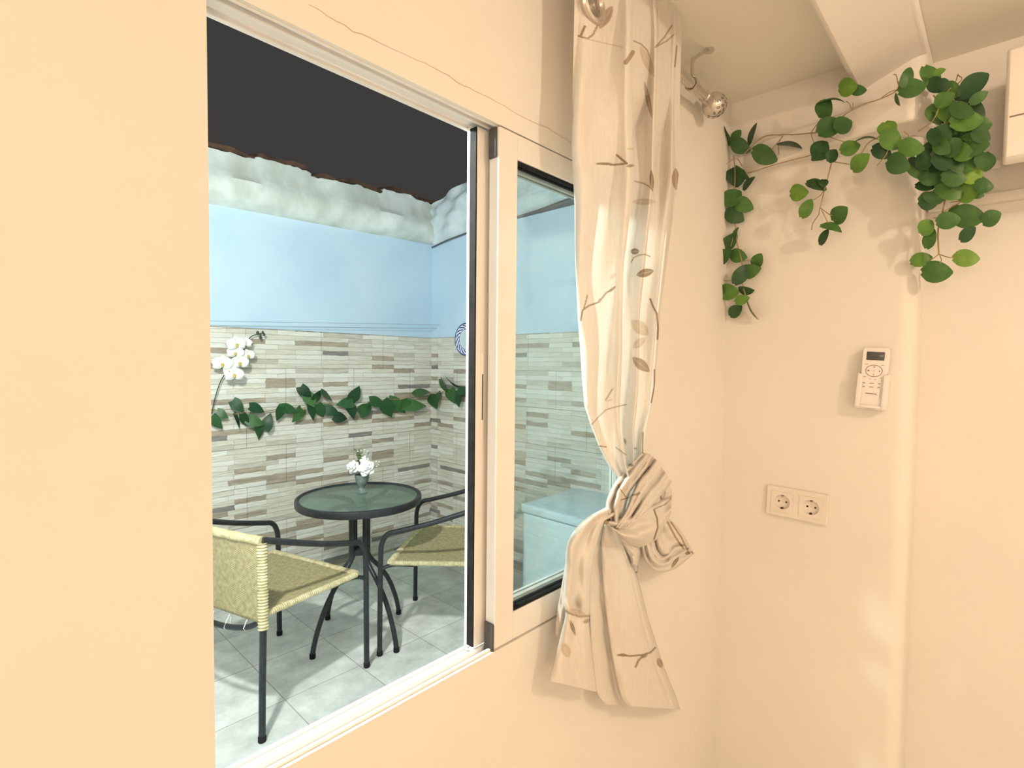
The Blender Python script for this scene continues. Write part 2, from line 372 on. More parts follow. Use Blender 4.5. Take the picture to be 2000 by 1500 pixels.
# ------------------------------------------------------------------ the room shell
XR, XA, CZ = 1.565, 1.696, 2.136        # near right wall, recessed right wall, ceiling
WX0, WX1, WZ0, WZ1 = .182, 1.076, .889, 1.756
TH = .13
g = G()
for y0, y1, x0, x1, z0, z1 in ((0, .006, WX0, WX1, WZ0, WZ1), (.006, .064, WX0-.03, WX1+.03, .842, 1.80), (.064, TH, WX0-.04, WX1+.24, .782, 1.86)):
    g.box((-4.2, y0, 0), (x0, y1, CZ)); g.box((x1, y0, 0), (XR, y1, CZ))
    g.box((x0, y0, 0), (x1, y1, z0)); g.box((x0, y0, z1), (x1, y1, CZ))
wall_w = tag(obj('wall_window', g, PLASTER, smooth=False), 'warm white plastered wall around the sliding window', 'wall', kind='structure')
g = G()
ck = [at(u, v, 'y', -.0002) for u, v in ((603, 10), (640, 30), (690, 60), (735, 80), (770, 96), (815, 118), (860, 140), (905, 166), (940, 182), (985, 208), (1020, 228), (1060, 245), (1090, 262), (1114, 278))]
ck = [p+np.array([0, 0, rng.uniform(-.0015, .0015)]) for p in crom(ck, 3)]
g.tube(ck, lambda t: .00035+.0004*abs(math.sin(9*t)), 5)
tag(obj('plaster_crack', g, mat('crack_shadow', (.60, .50, .40), .9), wall_w), 'hairline crack in the plaster above the window')

PY = -.448                                  # the pier's free edge
g = G()
prof = [(XR, 0), (XR, PY+.035)] + [(XR+.035-.035*math.cos(a), PY+.035-.035*math.sin(a)) for a in np.linspace(.2, math.pi/2, 6)] + [(XA, PY), (XA, 0)]
g.prism(prof, 0, CZ)
tag(obj('wall_right', g, PLASTER), 'warm white wall and rounded pier right of the window', 'wall', kind='structure')
tag(obj('wall_recess', G().box((XA, -3.2, 0), (XA+.1, .0, CZ)), PLASTER, smooth=False), 'recessed stretch of wall right of the pier', 'wall', kind='structure')
tag(obj('wall_back', G().box((-4.3, -3.3, 0), (XA, -3.2, CZ)), PLASTER, smooth=False), 'rear wall of the room behind the viewer', 'wall', kind='structure')
tag(obj('wall_left', G().box((-4.3, -3.2, 0), (-4.2, TH, CZ)), PLASTER, smooth=False), 'far left wall of the room', 'wall', kind='structure')
tag(obj('floor', G().box((-4.3, -3.3, -.1), (XA+.1, TH, 0)), FLOORIN, smooth=False), 'floor of the room', 'floor', kind='structure')
tag(obj('ceiling', G().box((-4.3, -3.3, CZ), (XA+.1, TH, CZ+.1)), CEIL, smooth=False), 'low cream ceiling', 'ceiling', kind='structure')
bs = [(PY-.004, CZ), (PY+.002, 2.112), (PY+.03, 2.100), (-.318, 2.060), (-.310, 2.066), (-.305, CZ)]
g = G().add([(-4.2, y, z) for y, z in bs]+[(XA, y, z) for y, z in bs], [tuple(range(6)), tuple(range(6, 12))[::-1]]+[(i, (i+1) % 6, 6+(i+1) % 6, 6+i) for i in range(6)])
tag(obj('ceiling_beam', g, PLASTER, bevel=.006), 'plastered beam dropping below the ceiling onto the pier', 'beam', kind='structure')
# wedge ledge high on the right wall
LZ0, LZ1 = 1.922, 1.992
led = [(XR+.004, -.03), (1.530, -.115), (1.486, -.316), (1.466, -.41), (1.463, -.432), (1.472, -.446), (1.509, -.466), (XA-.03, -.475), (XA-.002, PY-.004), (XR+.004, PY+.02)]
tag(obj('trim_1', G().prism(led, LZ0, LZ1), PLASTER, bevel=.006), 'white plaster ledge that widens along the right wall under the ceiling', 'ledge', kind='structure')
# ------------------------------------------------------------------ window
win = thing('window_1', 'white aluminium sliding window, left half slid open onto the patio', 'window', ((WX0+WX1)/2, .03, WZ0), kind='structure')
g = G()
xa, xb = WX0-.028, WX1+.028
g.box((xa, .0065, .868), (WX0-.004, .062, 1.785)); g.box((WX1-.002, .0065, .868), (xb, .062, 1.785))          # jambs
# bottom track: stepped profile with two rails
for y0, y1, zt in ((.0062, .012, .893), (.012, .026, .882), (.026, .031, .890), (.031, .055, .879), (.055, .062, .8815)):
    g.box((xa, y0, .862), (xb, y1, zt))
for y0, y1, zb in ((.0062, .011, 1.7545), (.011, .024, 1.763), (.024, .029, 1.757), (.029, .054, 1.764), (.054, .062, 1.7575)):
    g.box((xa, y0, zb), (xb, y1, 1.787))
obj('window_frame', g, WHITE_ALU, win, bevel=.0012)
def sash(x0, x1, z0, z1, y0, y1, st, label, seal):
    g = G(); zt = z1-.041; zb = z0+.048
    g.box((x0, y0, z0), (x0+st, y1, z1)); g.box((x1-st, y0, z0), (x1, y1, z1))
    g.box((x0+st, y0, z0), (x1-st, y1, zb)); g.box((x0+st, y0, zt), (x1-st, y1, z1))
    s = obj('sash', g, WHITE_ALU, win, bevel=.0012); s['label'] = label
    yg = (y0+y1)/2+.002
    obj('window_pane', G().box((x0+st-.006, yg-.002, zb-.006), (x1-st+.006, yg+.002, zt+.006)), GLASS, s, smooth=False)
    q = G(); e = .005
    for yy in ((y0+.003, yg-.0022), (yg+.0022, y1-.001)):
        q.box((x0+st, yy[0], zb), (x1-st, yy[1], zb+e)); q.box((x0+st, yy[0], zt-e), (x1-st, yy[1], zt))
        q.box((x0+st, yy[0], zb), (x0+st+.002, yy[1], zt)); q.box((x1-st-.002, yy[0], zb), (x1-st, yy[1], zt))
    obj('glazing_seal', q, seal, s, smooth=False)
    return s
sa = sash(.607, WX1-.002, .8935, 1.7535, -.0005, .0225, .044, 'inner sliding sash flush with the wall', BLACK_RUBBER)
sb = sash(.5875, WX1-.002, .8915, 1.756, .0305, .053, .044, 'outer sliding sash behind the inner one', GREY_SEAL)
g = G().rbox((.603, .002, .877), (.6072, .0225, .935), .0015)
obj('brush_pad', g, DARK_PAD, sa)
g = G().rbox((.6035, .004, 1.705), (.6072, .0215, 1.754), .0018)
obj('brush_pad', g, DARK_PAD, sa)
# outer sash edge: black channel and white lip; latch plate on its stile
obj('edge_seal', G().box((.5850, .0312, .893), (.5878, .046, 1.755)), BLACK_RUBBER, sb, smooth=False)
obj('edge_lip', G().box((.5862, .046, .8825), (.5878, .0535, 1.7585)), WHITE_ALU, sb, smooth=False)
lt = at(945, 690, 'y', .030); lb = at(945, 860, 'y', .030)
obj('latch_plate', G().rbox((.5985, .0288, lb[2]), (.6045, .0310, lt[2]), .0008), WHITE_ALU, sb)
obj('latch_slot', G().box((.6003, .0284, lb[2]+.035), (.6027, .0290, lt[2]-.035)), DARK_PAD, sb, smooth=False)

# ------------------------------------------------------------------ patio shell
FX0, FY, FXR = -1.2, 2.60, 2.50
tag(obj('floor_patio', G().box((FX0, TH, -.1), (FXR, FY, 0)), TILES, smooth=False), 'grey square floor tiles of the patio', 'floor', kind='structure')
ZS = 1.566
tag(obj('wall_patio_back_cladding', G().box((FX0, FY, 0), (FXR+.1, FY+.1, ZS)), STONE_X, smooth=False), 'stacked stone cladding on the patio rear wall', 'wall', kind='structure')
tag(obj('wall_patio_back', G().box((FX0, FY+.004, ZS), (FXR+.1, FY+.1, 2.30)), PAINT_BLUE, smooth=False), 'pale blue painted wall above the stone at the rear of the patio', 'wall', kind='structure')
tag(obj('wall_patio_right_cladding', G().box((FXR, TH, 0), (FXR+.1, FY, ZS)), STONE_Y, smooth=False), 'stacked stone cladding on the patio side wall', 'wall', kind='structure')
tag(obj('wall_patio_right', G().box((FXR+.004, TH, ZS), (FXR+.1, FY+.004, 2.31)), PAINT_BLUE, smooth=False), 'pale blue painted patio side wall above the stone', 'wall', kind='structure')
tag(obj('wall_patio_left', G().box((FX0-.1, TH, 0), (FX0, FY+.1, 2.6)), PAINT_BLUE, smooth=False), 'left wall of the patio', 'wall', kind='structure')
tag(obj('wall_outside', G().box((FX0-.1, TH-.02, CZ), (FXR+.1, TH, 2.8)).box((XR, .0, 0), (FXR+.1, TH, CZ)), PAINT_BLUE, smooth=False), 'outer face of the room wall above the window', 'wall', kind='structure')
# whitewashed, broken coping along the rear wall: slopes out over the wall, ragged top
nx = 150; xs = np.linspace(FX0, FXR+.06, nx); rows = []
def jag(x):
    steps = [(.9, 0), (1.18, -.018), (1.2, .0), (1.52, -.012), (1.54, -.045), (1.85, -.03), (2.03, -.055), (2.05, -.02), (2.3, -.02), (2.33, -.045), (2.6, -.05)]
    return np.interp(x, [s[0] for s in steps], [s[1] for s in steps])
for x in xs:
    zb = 2.245+.024*(x-.96); zt = 2.535+.055*(x-.96)+jag(x)+rng.uniform(-.006, .006)
    wob = .012*math.sin(5*x)+.008*math.sin(13.7*x+1)
    prof = [(.004, zb-.01), (-.03, zb), (-.075+wob, zb+.05), (-.085+wob, zb+.12+.01*math.sin(7*x)), (-.05+wob*.5, zb+.17), (-.035, zt-.03), (-.03, zt), (.10, zt+.005), (.10, zb-.02)]
    rows.append([(x, FY+dy, z) for dy, z in prof])
A = np.array(rows); g = G().grid(A); n_ = A.shape[1]
g.f += [tuple(range(n_)), tuple((nx-1)*n_+k for k in range(n_))[::-1]]
tag(obj('wall_patio_coping', g, CONCRETE, angle=50), 'stained whitewashed coping with a ragged top edge over the rear patio wall', 'coping', kind='structure')
# roof tiles lying on the coping edge, against the black sky
tl = [(.72, 1.20), (1.21, 1.53), (1.53, 1.70), (1.71, 2.04), (2.05, 2.32), (2.33, 2.56)]
for i, (x0, x1) in enumerate(tl):
    n2 = 14; R = []
    zc = lambda x: 2.535+.055*(x-.96)+jag(min(max(x, x0+.02), x1-.02))
    for x in np.linspace(x0, x1-.008, n2):
        h = .018+.012*math.sin(math.pi*(x-x0)/(x1-x0))+.006*math.sin(31*x+i)
        z = zc(x)-.004
        R.append([(x, FY-.05, z+.008), (x, FY-.045, z+h), (x, FY+.10, z+h+.03), (x, FY+.10, z+.006)])
    A = np.array(R); g = G().grid(A); g.grid(A[:, [3, 0]]); n_ = 4
    g.f += [(0, 1, 2, 3), tuple((n2-1)*n_+k for k in (3, 2, 1, 0))]
    place = ['at the left end of the whitewashed coping', 'where the coping steps down, second from the left', 'short one over the broken step of the coping', 'over the middle of the whitewashed coping', 'second from the patio corner', 'in the corner of the patio, beside the white sheeting'][i]
    tag(obj('roof_tile', g, ROOF_TILE, loc=((x0+x1)/2, FY, zc((x0+x1)/2))), 'dark brown roof tile '+place, 'roof tile', 'roof tiles along the patio wall')
# white sheeting bunched over the side wall top, with a cable along its lower edge
ny = 70; rows = []
ys = np.linspace(FY-.03, TH+.02, ny)
lowz = lambda y: 2.255+.055*min(1, (FY-y)/.45)+.055*max(0, (2.0-y)/1.0)
topz = lambda y: 2.56+.24*(FY-y)
for y in ys:
    R = []
    for k, s in enumerate(np.linspace(0, 1, 18)):
        z = lowz(y)+s*(topz(y)-lowz(y)); 
        d = .015+.06*math.sin(math.pi*min(1, s*1.05))**.7+.016*math.sin(9*s+14*y+3*math.sin(5*y))+.010*math.sin(23*s-9*y)
        R.append((FXR-max(.004, d)*(.6+.4*s), y, z))
    R.append((FXR+.1, y, topz(y)+.01)); R.append((FXR+.1, y, lowz(y)))
    rows.append(R)
A = np.array(rows); g = G().grid(A); n_ = A.shape[1]; g.f += [tuple(range(n_)), tuple((ny-1)*n_+k for k in range(n_))[::-1]]
g.f += [(i*n_+n_-1, (i+1)*n_+n_-1, (i+1)*n_, i*n_) for i in range(ny-1)]
tag(obj('plastic_sheeting', g, TARP, angle=70, loc=(FXR, 1.3, 2.25)), 'crumpled dull white sheeting over the top of the patio side wall', 'sheeting')
g = G().tube([(FXR-.016, y, lowz(y)-.009+.004*math.sin(11*y)) for y in np.linspace(FY-.02, TH+.03, 40)], .006, 6)
tag(obj('cable', g, CABLE, loc=(FXR, 1.3, 2.3)), 'dark cable running along the lower edge of the white sheeting', 'cable')
for k, (v0, v1, y, lab) in enumerate(((625, 634, FY-.10, 'upper of two thin wire clotheslines across the blue wall'), (633, 642, FY-.06, 'lower of two thin wire clotheslines just above the stone'))):
    a = at(410, v0, 'y', y); b = at(846, v1, 'y', y)
    d = (b-a)/(b[0]-a[0]); p0 = a+d*(FX0-a[0]); p1 = a+d*(FXR-a[0])
    mid = (p0+p1)/2+np.array([0, 0, -.006])
    tag(obj('clothesline', G().tube([p0, mid, p1], .0016, 5, smooth=8), WIRE, loc=tuple(mid)), lab, 'clothesline', 'clotheslines over the patio')

# ------------------------------------------------------------------ bistro table
TC = np.array([1.365, 1.715])
tb = thing('bistro_table', 'round bistro table with a green rippled glass top and black tube base', 'table', (TC[0], TC[1], 0))
TZ = .70
prof = [(.280, .676), (.300, .674), (.3035, .680), (.304, .700), (.3015, .708), (.296, .7105), (.290, .708), (.288, .7035), (.281, .7035), (.280, .690)]
g = G().lathe(prof+[prof[0]], (TC[0], TC[1], 0), 72, caps=False); obj('rim', g, BLACK_TUBE, tb)
obj('glass_top', G().lathe([(.001, .6965), (.2875, .6965), (.2875, .7030), (.001, .7030)], (TC[0], TC[1], 0), 64), TGLASS, tb)
for ang in (-173, -82, 10, 98):
    a = math.radians(ang); ca, sa_ = math.cos(a), math.sin(a)
    path = []
    for r, z, tw in ((.278, .682, .34), (.21, .681, .20), (.13, .678, .06), (.075, .668, 0), (.050, .640, 0), (.046, .60, 0), (.046, .44, 0), (.050, .405, 0), (.075, .365, 0), (.135, .30, 0), (.195, .215, 0), (.240, .115, 0), (.262, .04, 0), (.266, .004, 0)):
        b_ = a+tw; path.append((TC[0]+r*math.cos(b_), TC[1]+r*math.sin(b_), z))
    lg = obj('leg', G().tube(path, lambda t: .0118+.0045*float(np.interp(t, [.22, .30, .50, .58], [0, 1, 1, 0])), 10, smooth=6), BLACK_TUBE, tb)
    obj('foot_cap', G().lathe([(.0125, 0), (.0138, .002), (.0138, .022), (.012, .024)], (path[-1][0], path[-1][1], 0), 12), BLACK_RUBBER, lg)
    sx_, sy_ = TC[0]+.0615*ca, TC[1]+.0615*sa_
    obj('bolt', G().ball((sx_+.0015*ca, sy_+.0015*sa_, .618), .0036, 8, 6), STEEL, lg)
for z0, z1 in ((.604, .640), (.420, .446)):
    obj('collar', G().lathe([(.026, z0), (.048, z0), (.048, z1), (.026, z1), (.026, z0)], (TC[0], TC[1], 0), 28, caps=False), BLACK_TUBE, tb)

# ------------------------------------------------------------------ wicker chairs (local frame: +X is the way the chair faces)
def weave_uv(o, fn):
    me = o.data; uv = me.uv_layers.new(name='weave')
    for lp in me.loops:
        uv.data[lp.index].uv = fn(me.vertices[lp.vertex_index].co)
def rope(g, pts, r, pitch=.009, k=14):
    """wrapped straw edge: tube with raised turns"""
    P = crom(pts, k); Ls = np.concatenate([[0], np.cumsum([np.linalg.norm(P[i+1]-P[i]) for i in range(len(P)-1)])]); tot = Ls[-1]
    n = int(tot/pitch*4); S = np.linspace(0, tot, n+1); Q = [np.array([np.interp(s, Ls, [p[j] for p in P]) for j in range(3)]) for s in S]
    g.tube(Q, lambda t: r*(1+.13*math.sin(2*math.pi*t*tot/pitch)+.05*math.sin(37*t)), 10)
def make_chair(label, loc, rz):
    c = thing('wicker_chair', label, 'chair', loc, rz, 'wicker bistro chairs on the patio')
    W, rt = .29, .0122
    for s in (-1, 1):
        y = s*W
        fr = [(.262, y, .004), (.260, y, .25), (.257, y, .47), (.250, y, .535), (.222, y*.995, .577), (.165, y*.99, .594), (.02, y*.975, .634), (-.14, y*.955, .688), (-.222, y*.945, .718), (-.246, y*.93, .724)]
        o = obj('arm', G().tube(fr, rt, 10, smooth=6), BLACK_TUBE, c, local=True)
        obj('foot_cap', G().lathe([(.0128, 0), (.0142, .002), (.0142, .02), (.0125, .022)], (.262, y, 0), 12), BLACK_RUBBER, o, local=True)
        re = [(-.268, y, .004), (-.262, y*.985, .20), (-.252, y*.965, .43), (-.246, y*.945, .58), (-.246, y*.93, .712)]
        o = obj('leg', G().tube(re, rt, 10, smooth=6), BLACK_TUBE, c, local=True); o['label'] = 'rear leg'
        obj('foot_cap', G().lathe([(.0128, 0), (.0142, .002), (.0142, .02), (.0125, .022)], (-.268, y, 0), 12), BLACK_RUBBER, o, local=True)
        obj('bracket', G().tube([(.259, y, .405), (.235, y*.96, .418), (.195, y*.90, .424), (.10, y*.88, .424)], .0095, 8, smooth=4), BLACK_TUBE, c, local=True)
    obj('crossbar', G().tube([(.17, -.25, .424), (.17, 0, .418), (.17, .25, .424)], .0095, 8, smooth=6), BLACK_TUBE, c, local=True)
    hp = [(-.246, -.262, .425), (-.262, -.20, .395), (-.272, -.10, .378), (-.275, 0, .374), (-.272, .10, .378), (-.262, .20, .395), (-.246, .262, .425)]
    h = obj('hoop', G().tube(hp, .0105, 8, smooth=6), BLACK_TUBE, c, local=True)
    for i in (1, 2, 3, 4, 5):
        p = hp[i]; q = (p[0], p[1], p[2])
        lp_ = [(q[0]-.012, q[1], q[2]), (q[0], q[1], q[2]-.0125), (q[0]+.012, q[1], q[2]), (q[0]+.014, q[1], q[2]+.02), (-.250, q[1], .432), (q[0]-.002, q[1], q[2]+.02)]
        obj('straw_tie', G().tube(crom(lp_, 4), .0018, 5, close=True), TIE, h, local=True)
    # woven seat with a slight sag
    nu, nv = 30, 30; S = np.zeros((nu, nv, 3))
    for i, a in enumerate(np.linspace(0, 1, nu)):
        for j, b in enumerate(np.linspace(-1, 1, nv)):
            x = -.245+a*.462; wd = .262+.012*a; sag = .016*(1-b*b)*math.sin(math.pi*min(1, a*1.0))
            S[i, j] = (x, b*wd, .448-.012*a-sag)
    o = obj('seat', G().grid(S), WICKER, c, local=True, solid=.008); weave_uv(o, lambda p: (p.x, p.y))
    g = G(); e = .0135
    rope(g, [(.217, -.274, .436), (.222, -.14, .433), (.224, 0, .432), (.222, .14, .433), (.217, .274, .436)], .0155)
    obj('seat_edge', g, WRAP, o, local=True)
    for s in (-1, 1):
        g = G(); rope(g, [(-.24, s*.266, .448), (0, s*.270, .442), (.217, s*.274, .436)], .0115)
        obj('seat_edge', g, WRAP, o, local=True)
    # woven back
    B = np.zeros((26, 34, 3))
    for i, a in enumerate(np.linspace(0, 1, 26)):
        z = .425+a*.300; hw = .283-.018*a
        for j, b in enumerate(np.linspace(-1, 1, 34)):
            B[i, j] = (-.252+.006*a-.030*(1-b*b)*(.35+.65*a), b*hw, z+.004*(1-b*b))
    o = obj('backrest', G().grid(B), WICKER, c, local=True, solid=.009); weave_uv(o, lambda p: (p.z, p.y))
    g = G(); rope(g, [(-.246+0*a, 0, 0) for a in ()] or [(-.247, -.266, .722), (-.268, -.14, .728), (-.276, 0, .730), (-.268, .14, .728), (-.247, .266, .722)], .0150)
    obj('back_edge', g, WRAP, o, local=True)
    for s in (-1, 1):
        g = G(); rope(g, [(-.254, s*.283, .405), (-.251, s*.278, .50), (-.247, s*.272, .60), (-.246, s*.268, .715)], .0175, .011)
        obj('back_edge', g, WRAP, o, local=True)
    return c
make_chair('wicker chair with black tube arms left of the table, its woven back toward the window', (.908, 1.652, 0), math.radians(15.5))
make_chair('wicker chair with black tube arms right of the table, half hidden by the window sash', (1.720, 1.450, 0), math.radians(127.3))

# ------------------------------------------------------------------ vase and flowers
vc = at(707, 962, 'z', .7035); VX, VY, VZ = vc[0], vc[1], .7035
prof = [(.0265, 0), (.0275, .003), (.024, .008), (.016, .018), (.013, .026), (.0135, .030), (.022, .042), (.031, .060), (.0355, .080), (.0365, .094), (.0345, .094), (.033, .080), (.028, .060), (.015, .040), (.001, .036)]
tag(obj('vase', G().lathe(prof, (VX, VY, VZ), 28), VASE, loc=(VX, VY, VZ)), 'small grey green footed vase on the glass table', 'vase')
def rose(c, r, axis, name, parent):
    g = G(); ax = np.array(axis, float); ax /= np.linalg.norm(ax)
    t1 = np.cross(ax, [0, 0, 1.]); t1 /= np.linalg.norm(t1); t2 = np.cross(ax, t1)
    for ring, (n, rad, lift, cup) in enumerate(((5, 1., -.15, .55), (5, .78, .12, .8), (4, .52, .32, 1.1), (3, .28, .45, 1.4))):
        for k in range(n):
            th = 2*math.pi*(k+.37*ring)/n; P = np.zeros((6, 7, 3))
            for i, a in enumerate(np.linspace(0, 1, 6)):
                for j, b in enumerate(np.linspace(-1, 1, 7)):
                    wv = .62*math.sin(math.pi*(.18+.72*a))*b
                    ang = th+wv*(1.1 if rad > .5 else 1.6)
                    rr_ = r*rad*(.25+.75*a**.8)*(1-.06*b*b); h = r*(lift+cup*.55*a**1.5-.25*a**4-.10*abs(b)*a)
                    P[i, j] = np.array(c)+rr_*(math.cos(ang)*t1+math.sin(ang)*t2)+ax*h
            g.grid(P)
    g.ball(np.array(c)+ax*r*.35, r*.36, 10, 6)
    return obj(name, g, PETAL, parent, solid=.0012)
bq = thing('artificial_bouquet', 'white roses with green sprigs standing in the small grey vase', 'flowers', (VX, VY, VZ+.085))
def rel(u, v, dy=0.):
    """point around the bouquet: on the plane facing the window through the vase, pushed dy deeper"""
    d0 = vc[:2]-CAM[:2]; d = FF + RR*(u-1000)/FPX - UU*(v-750)/FPX
    t = (d0@d0)/(d[:2]@d0); p = CAM+d*t; f = np.array([d0[0], d0[1], 0])/np.linalg.norm(d0); return p+f*dy
rose(rel(715, 911, -.034), .047, (-.45, -.75, .45), 'rose', bq)
rose(rel(689, 911, -.012), .037, (-.95, -.25, .35), 'rose', bq)
rose(rel(712, 898, -.005), .026, (-.3, -.5, .8), 'rose', bq)
g = G(); stems = G()
def mini_leaf(g, p, d, ln, wd, tone, up=(0, 0, 1)):
    d = np.array(d, float); d /= np.linalg.norm(d); s = np.cross(d, up); s /= (np.linalg.norm(s)+1e-9); n = np.cross(s, d)
    p = np.array(p, float); V = [p, p+d*ln*.4+s*wd/2+n*ln*.06, p+d*ln*.45-n*.002, p+d*ln*.4-s*wd/2+n*ln*.06, p+d*ln]
    g.add(V, [(0, 1, 2), (0, 2, 3), (1, 4, 2), (2, 4, 3)], tone)
base = np.array([VX, VY, VZ+.09])
for k in range(15):
    tip = rel(random.uniform(690, 730), random.uniform(878, 900), random.uniform(-.01, .03)); stems.tube([base, (base+tip)/2+np.array([0, 0, .006]), tip], .0011, 5)
    for j in range(7):
        p = base+(tip-base)*(.35+.65*j/6); a = random.uniform(0, 6.28)
        mini_leaf(g, p, (math.cos(a), math.sin(a), random.uniform(.1, .9)), .019, .010, random.uniform(.3, 1))
obj('foliage', g, LEAF_OUT, bq); obj('stem', stems, GREEN_STEM, bq)
g = G()
for u, v in ((735, 902), (739, 908), (736, 912), (741, 903), (705, 880), (712, 879), (699, 882), (718, 882)):
    p = rel(u, v, .01); g.ball(p, .0042, 7, 5); g.tube([base, (base+p)/2, p], .0008, 4)
obj('sprig_blossom', g, mat('cream_blossom', (.75, .74, .62), .6), bq)

# ------------------------------------------------------------------ leaves and garlands
def leaf(g, p0, ax, wv, n, tone, kind='round', curl=.12, fold=.10):
    """one leaf blade: base-to-tip vector ax, half-width vector wv, facing n"""
    ns = 9; ln = np.linalg.norm(ax); V = []; F = []
    for i in range(ns):
        t = i/(ns-1)
        if kind == 'round': wd = math.sin(math.pi*(.06+.94*t)**.85)**.62 if 0 < t < 1 else (.25 if t == 0 else .10)
        else: wd = (math.sin(math.pi*min(1, (t+.10)/1.10)**.62))**.9 if t < 1 else .02
        bow = -curl*ln*(2*t-1)**2
        for b in (-1, -.55, 0, .55, 1):
            V.append(p0+ax*t+wv*wd*b+n*(bow+fold*np.linalg.norm(wv)*2*abs(b)*wd*.5))
        # heart lobes at the base
    for j in range(5):
        b = (-1, -.55, 0, .55, 1)[j]
        V[j] = V[j]-ax*(.06*abs(b) if kind == 'round' else .10*abs(b))
    F = [(i*5+j, i*5+j+1, (i+1)*5+j+1, (i+1)*5+j) for i in range(ns-1) for j in range(4)]
    g.add(V, F, tone)
def px_leaf(g, u, v, ln, wd, ang, tone, ax, val, kind='round', camn=True, minw=.72):
    """leaf whose measured outline (centre, length, width, direction) lies at plane ax=val; narrow outlines are leaves seen edge-on"""
    a = math.radians(ang); c = at(u, v, ax, val)
    t = at(u+math.cos(a)*ln/2, v+math.sin(a)*ln/2, ax, val)-c
    s = at(u-math.sin(a)*wd/2, v+math.cos(a)*wd/2, ax, val)-c
    n = np.array([-1., 0, 0]) if ax == 'x' else np.array([0, -1., 0])
    full = np.linalg.norm(t)*minw; have = np.linalg.norm(s)
    if have < full: s = s+n*math.sqrt(full*full-have*have)*random.choice((-1, 1))*.8
    t = t+n*np.linalg.norm(t)*random.uniform(-.25, .35)
    nn = np.cross(t, s); nn /= np.linalg.norm(nn)
    if nn@n < 0: nn = -nn
    leaf(g, c-t, 2*t, s, nn, min(1, max(0, tone+random.uniform(-.16, .16))), kind, random.uniform(.03, .14), random.uniform(.02, .2))

Z7 = lambda X, Y: (1360+X/2.678, 100+Y/2.678)
strand_left = [(152,445,110,60,60,.2),(210,440,70,45,-60,.2),(290,430,110,45,-70,.1),(232,498,90,80,20,.1),(120,622,85,35,0,.6),(208,660,90,100,90,0),(240,640,90,35,40,.4),(272,688,85,40,-50,.2),(92,788,70,45,25,.1),(190,765,100,85,-45,.4),(250,805,85,80,20,.3),(200,860,90,85,30,.2),(170,1000,120,45,-50,.3),(205,950,60,30,-70,.4),(143,1072,95,65,-40,.1),(218,1070,85,70,10,.5),(320,1095,75,60,-60,.4),(288,1150,95,70,-15,.4),(235,1165,110,60,-60,.2),(172,1260,95,80,0,.7),(120,1250,60,60,60,.2),(258,1253,80,40,5,.3),(240,1300,70,50,-20,.6),(205,1358,75,60,-40,.2),(290,1360,100,18,60,.2)]
ledge_run = [(358,545,115,95,20,.4),(490,488,120,42,8,0),(672,300,95,90,-60,.4),(708,255,130,30,-8,.2),(792,188,95,95,0,.6),(850,205,75,55,-10,.3),(700,395,130,100,-30,.3),(770,385,90,90,-30,.1),(650,515,100,95,-50,.1),(640,555,80,45,0,.3),(712,545,70,60,-60,.1),(805,505,100,75,-20,.6),(855,580,110,80,-40,.7),(892,455,110,28,-8,.2),(1000,410,90,100,70,.6),(1020,465,110,110,30,.5),(970,525,100,80,20,.1),(1125,505,125,95,0,.6),(1055,590,120,110,20,.3),(1105,130,110,50,-65,.3),(1130,192,140,95,-15,.3),(1050,255,60,22,70,.4)]
strand_mid = [(535,740,95,85,0,.7),(630,700,100,60,20,0),(665,690,40,50,90,.1),(577,820,100,60,-60,.5),(750,853,95,85,-40,.5),(710,920,100,45,15,.5),(668,970,85,48,-65,.2)]
bunch = [(1230,140,110,90,60,.4),(1275,105,60,30,-30,.6),(1255,180,90,80,30,.2),(1300,175,60,60,0,.1),(1340,205,90,80,20,.4),(1455,170,170,90,-40,.1),(1480,240,100,45,-35,.2),(1300,250,100,70,-30,.5),(1400,245,90,60,20,.4),(1330,320,130,110,20,.4),(1260,330,90,110,80,.4),(1465,310,90,80,30,.1),(1415,365,150,100,-10,.6),(1480,385,120,90,-10,.5),(1370,400,110,90,0,.3),(1440,430,110,80,20,.4),(1290,430,100,90,-60,.2),(1330,460,110,90,-60,.15),(1240,520,120,90,-30,.1),(1200,560,110,80,-50,.1),(1450,490,140,110,0,.5),(1300,560,120,120,0,.2),(1395,530,100,90,20,.4),(1410,590,100,90,0,.5),(1440,635,110,110,0,.8),(1510,580,80,100,90,.4),(1470,680,90,60,-10,.5),(1160,620,80,100,80,.4),(1140,590,70,50,50,.1),(1225,660,100,80,0,.2),(1200,705,90,50,0,.15),(1505,705,90,70,0,.3),(1330,730,140,90,10,.5),(1420,740,100,90,-20,.7),(1215,785,90,85,0,.15),(1245,770,60,100,90,.3),(1320,885,110,80,-10,.5),(1425,865,150,110,0,.5),(1545,870,95,75,-30,.4),(1420,955,90,60,-40,0),(1205,918,80,75,-50,.6),(1222,978,95,65,-70,.5),(1390,310,110,80,15,.25),(1350,390,100,80,-20,.35),(1400,480,110,90,30,.3),(1340,500,100,85,-40,.35),(1450,550,100,85,10,.4),(1355,590,100,85,50,.3),(1290,640,95,75,-20,.35),(1350,660,110,90,0,.45),(1490,440,90,80,20,.35),(1390,690,100,80,30,.55),(1285,500,90,80,40,.25),(1250,590,90,80,10,.15),(1460,740,80,60,20,.5),(1370,850,90,80,0,.45),(1290,330,100,90,60,.3),(1245,450,80,70,80,.2),(1180,1088,100,65,-15,.6),(1415,1083,120,80,0,.75),(1260,1155,140,100,0,.4)]
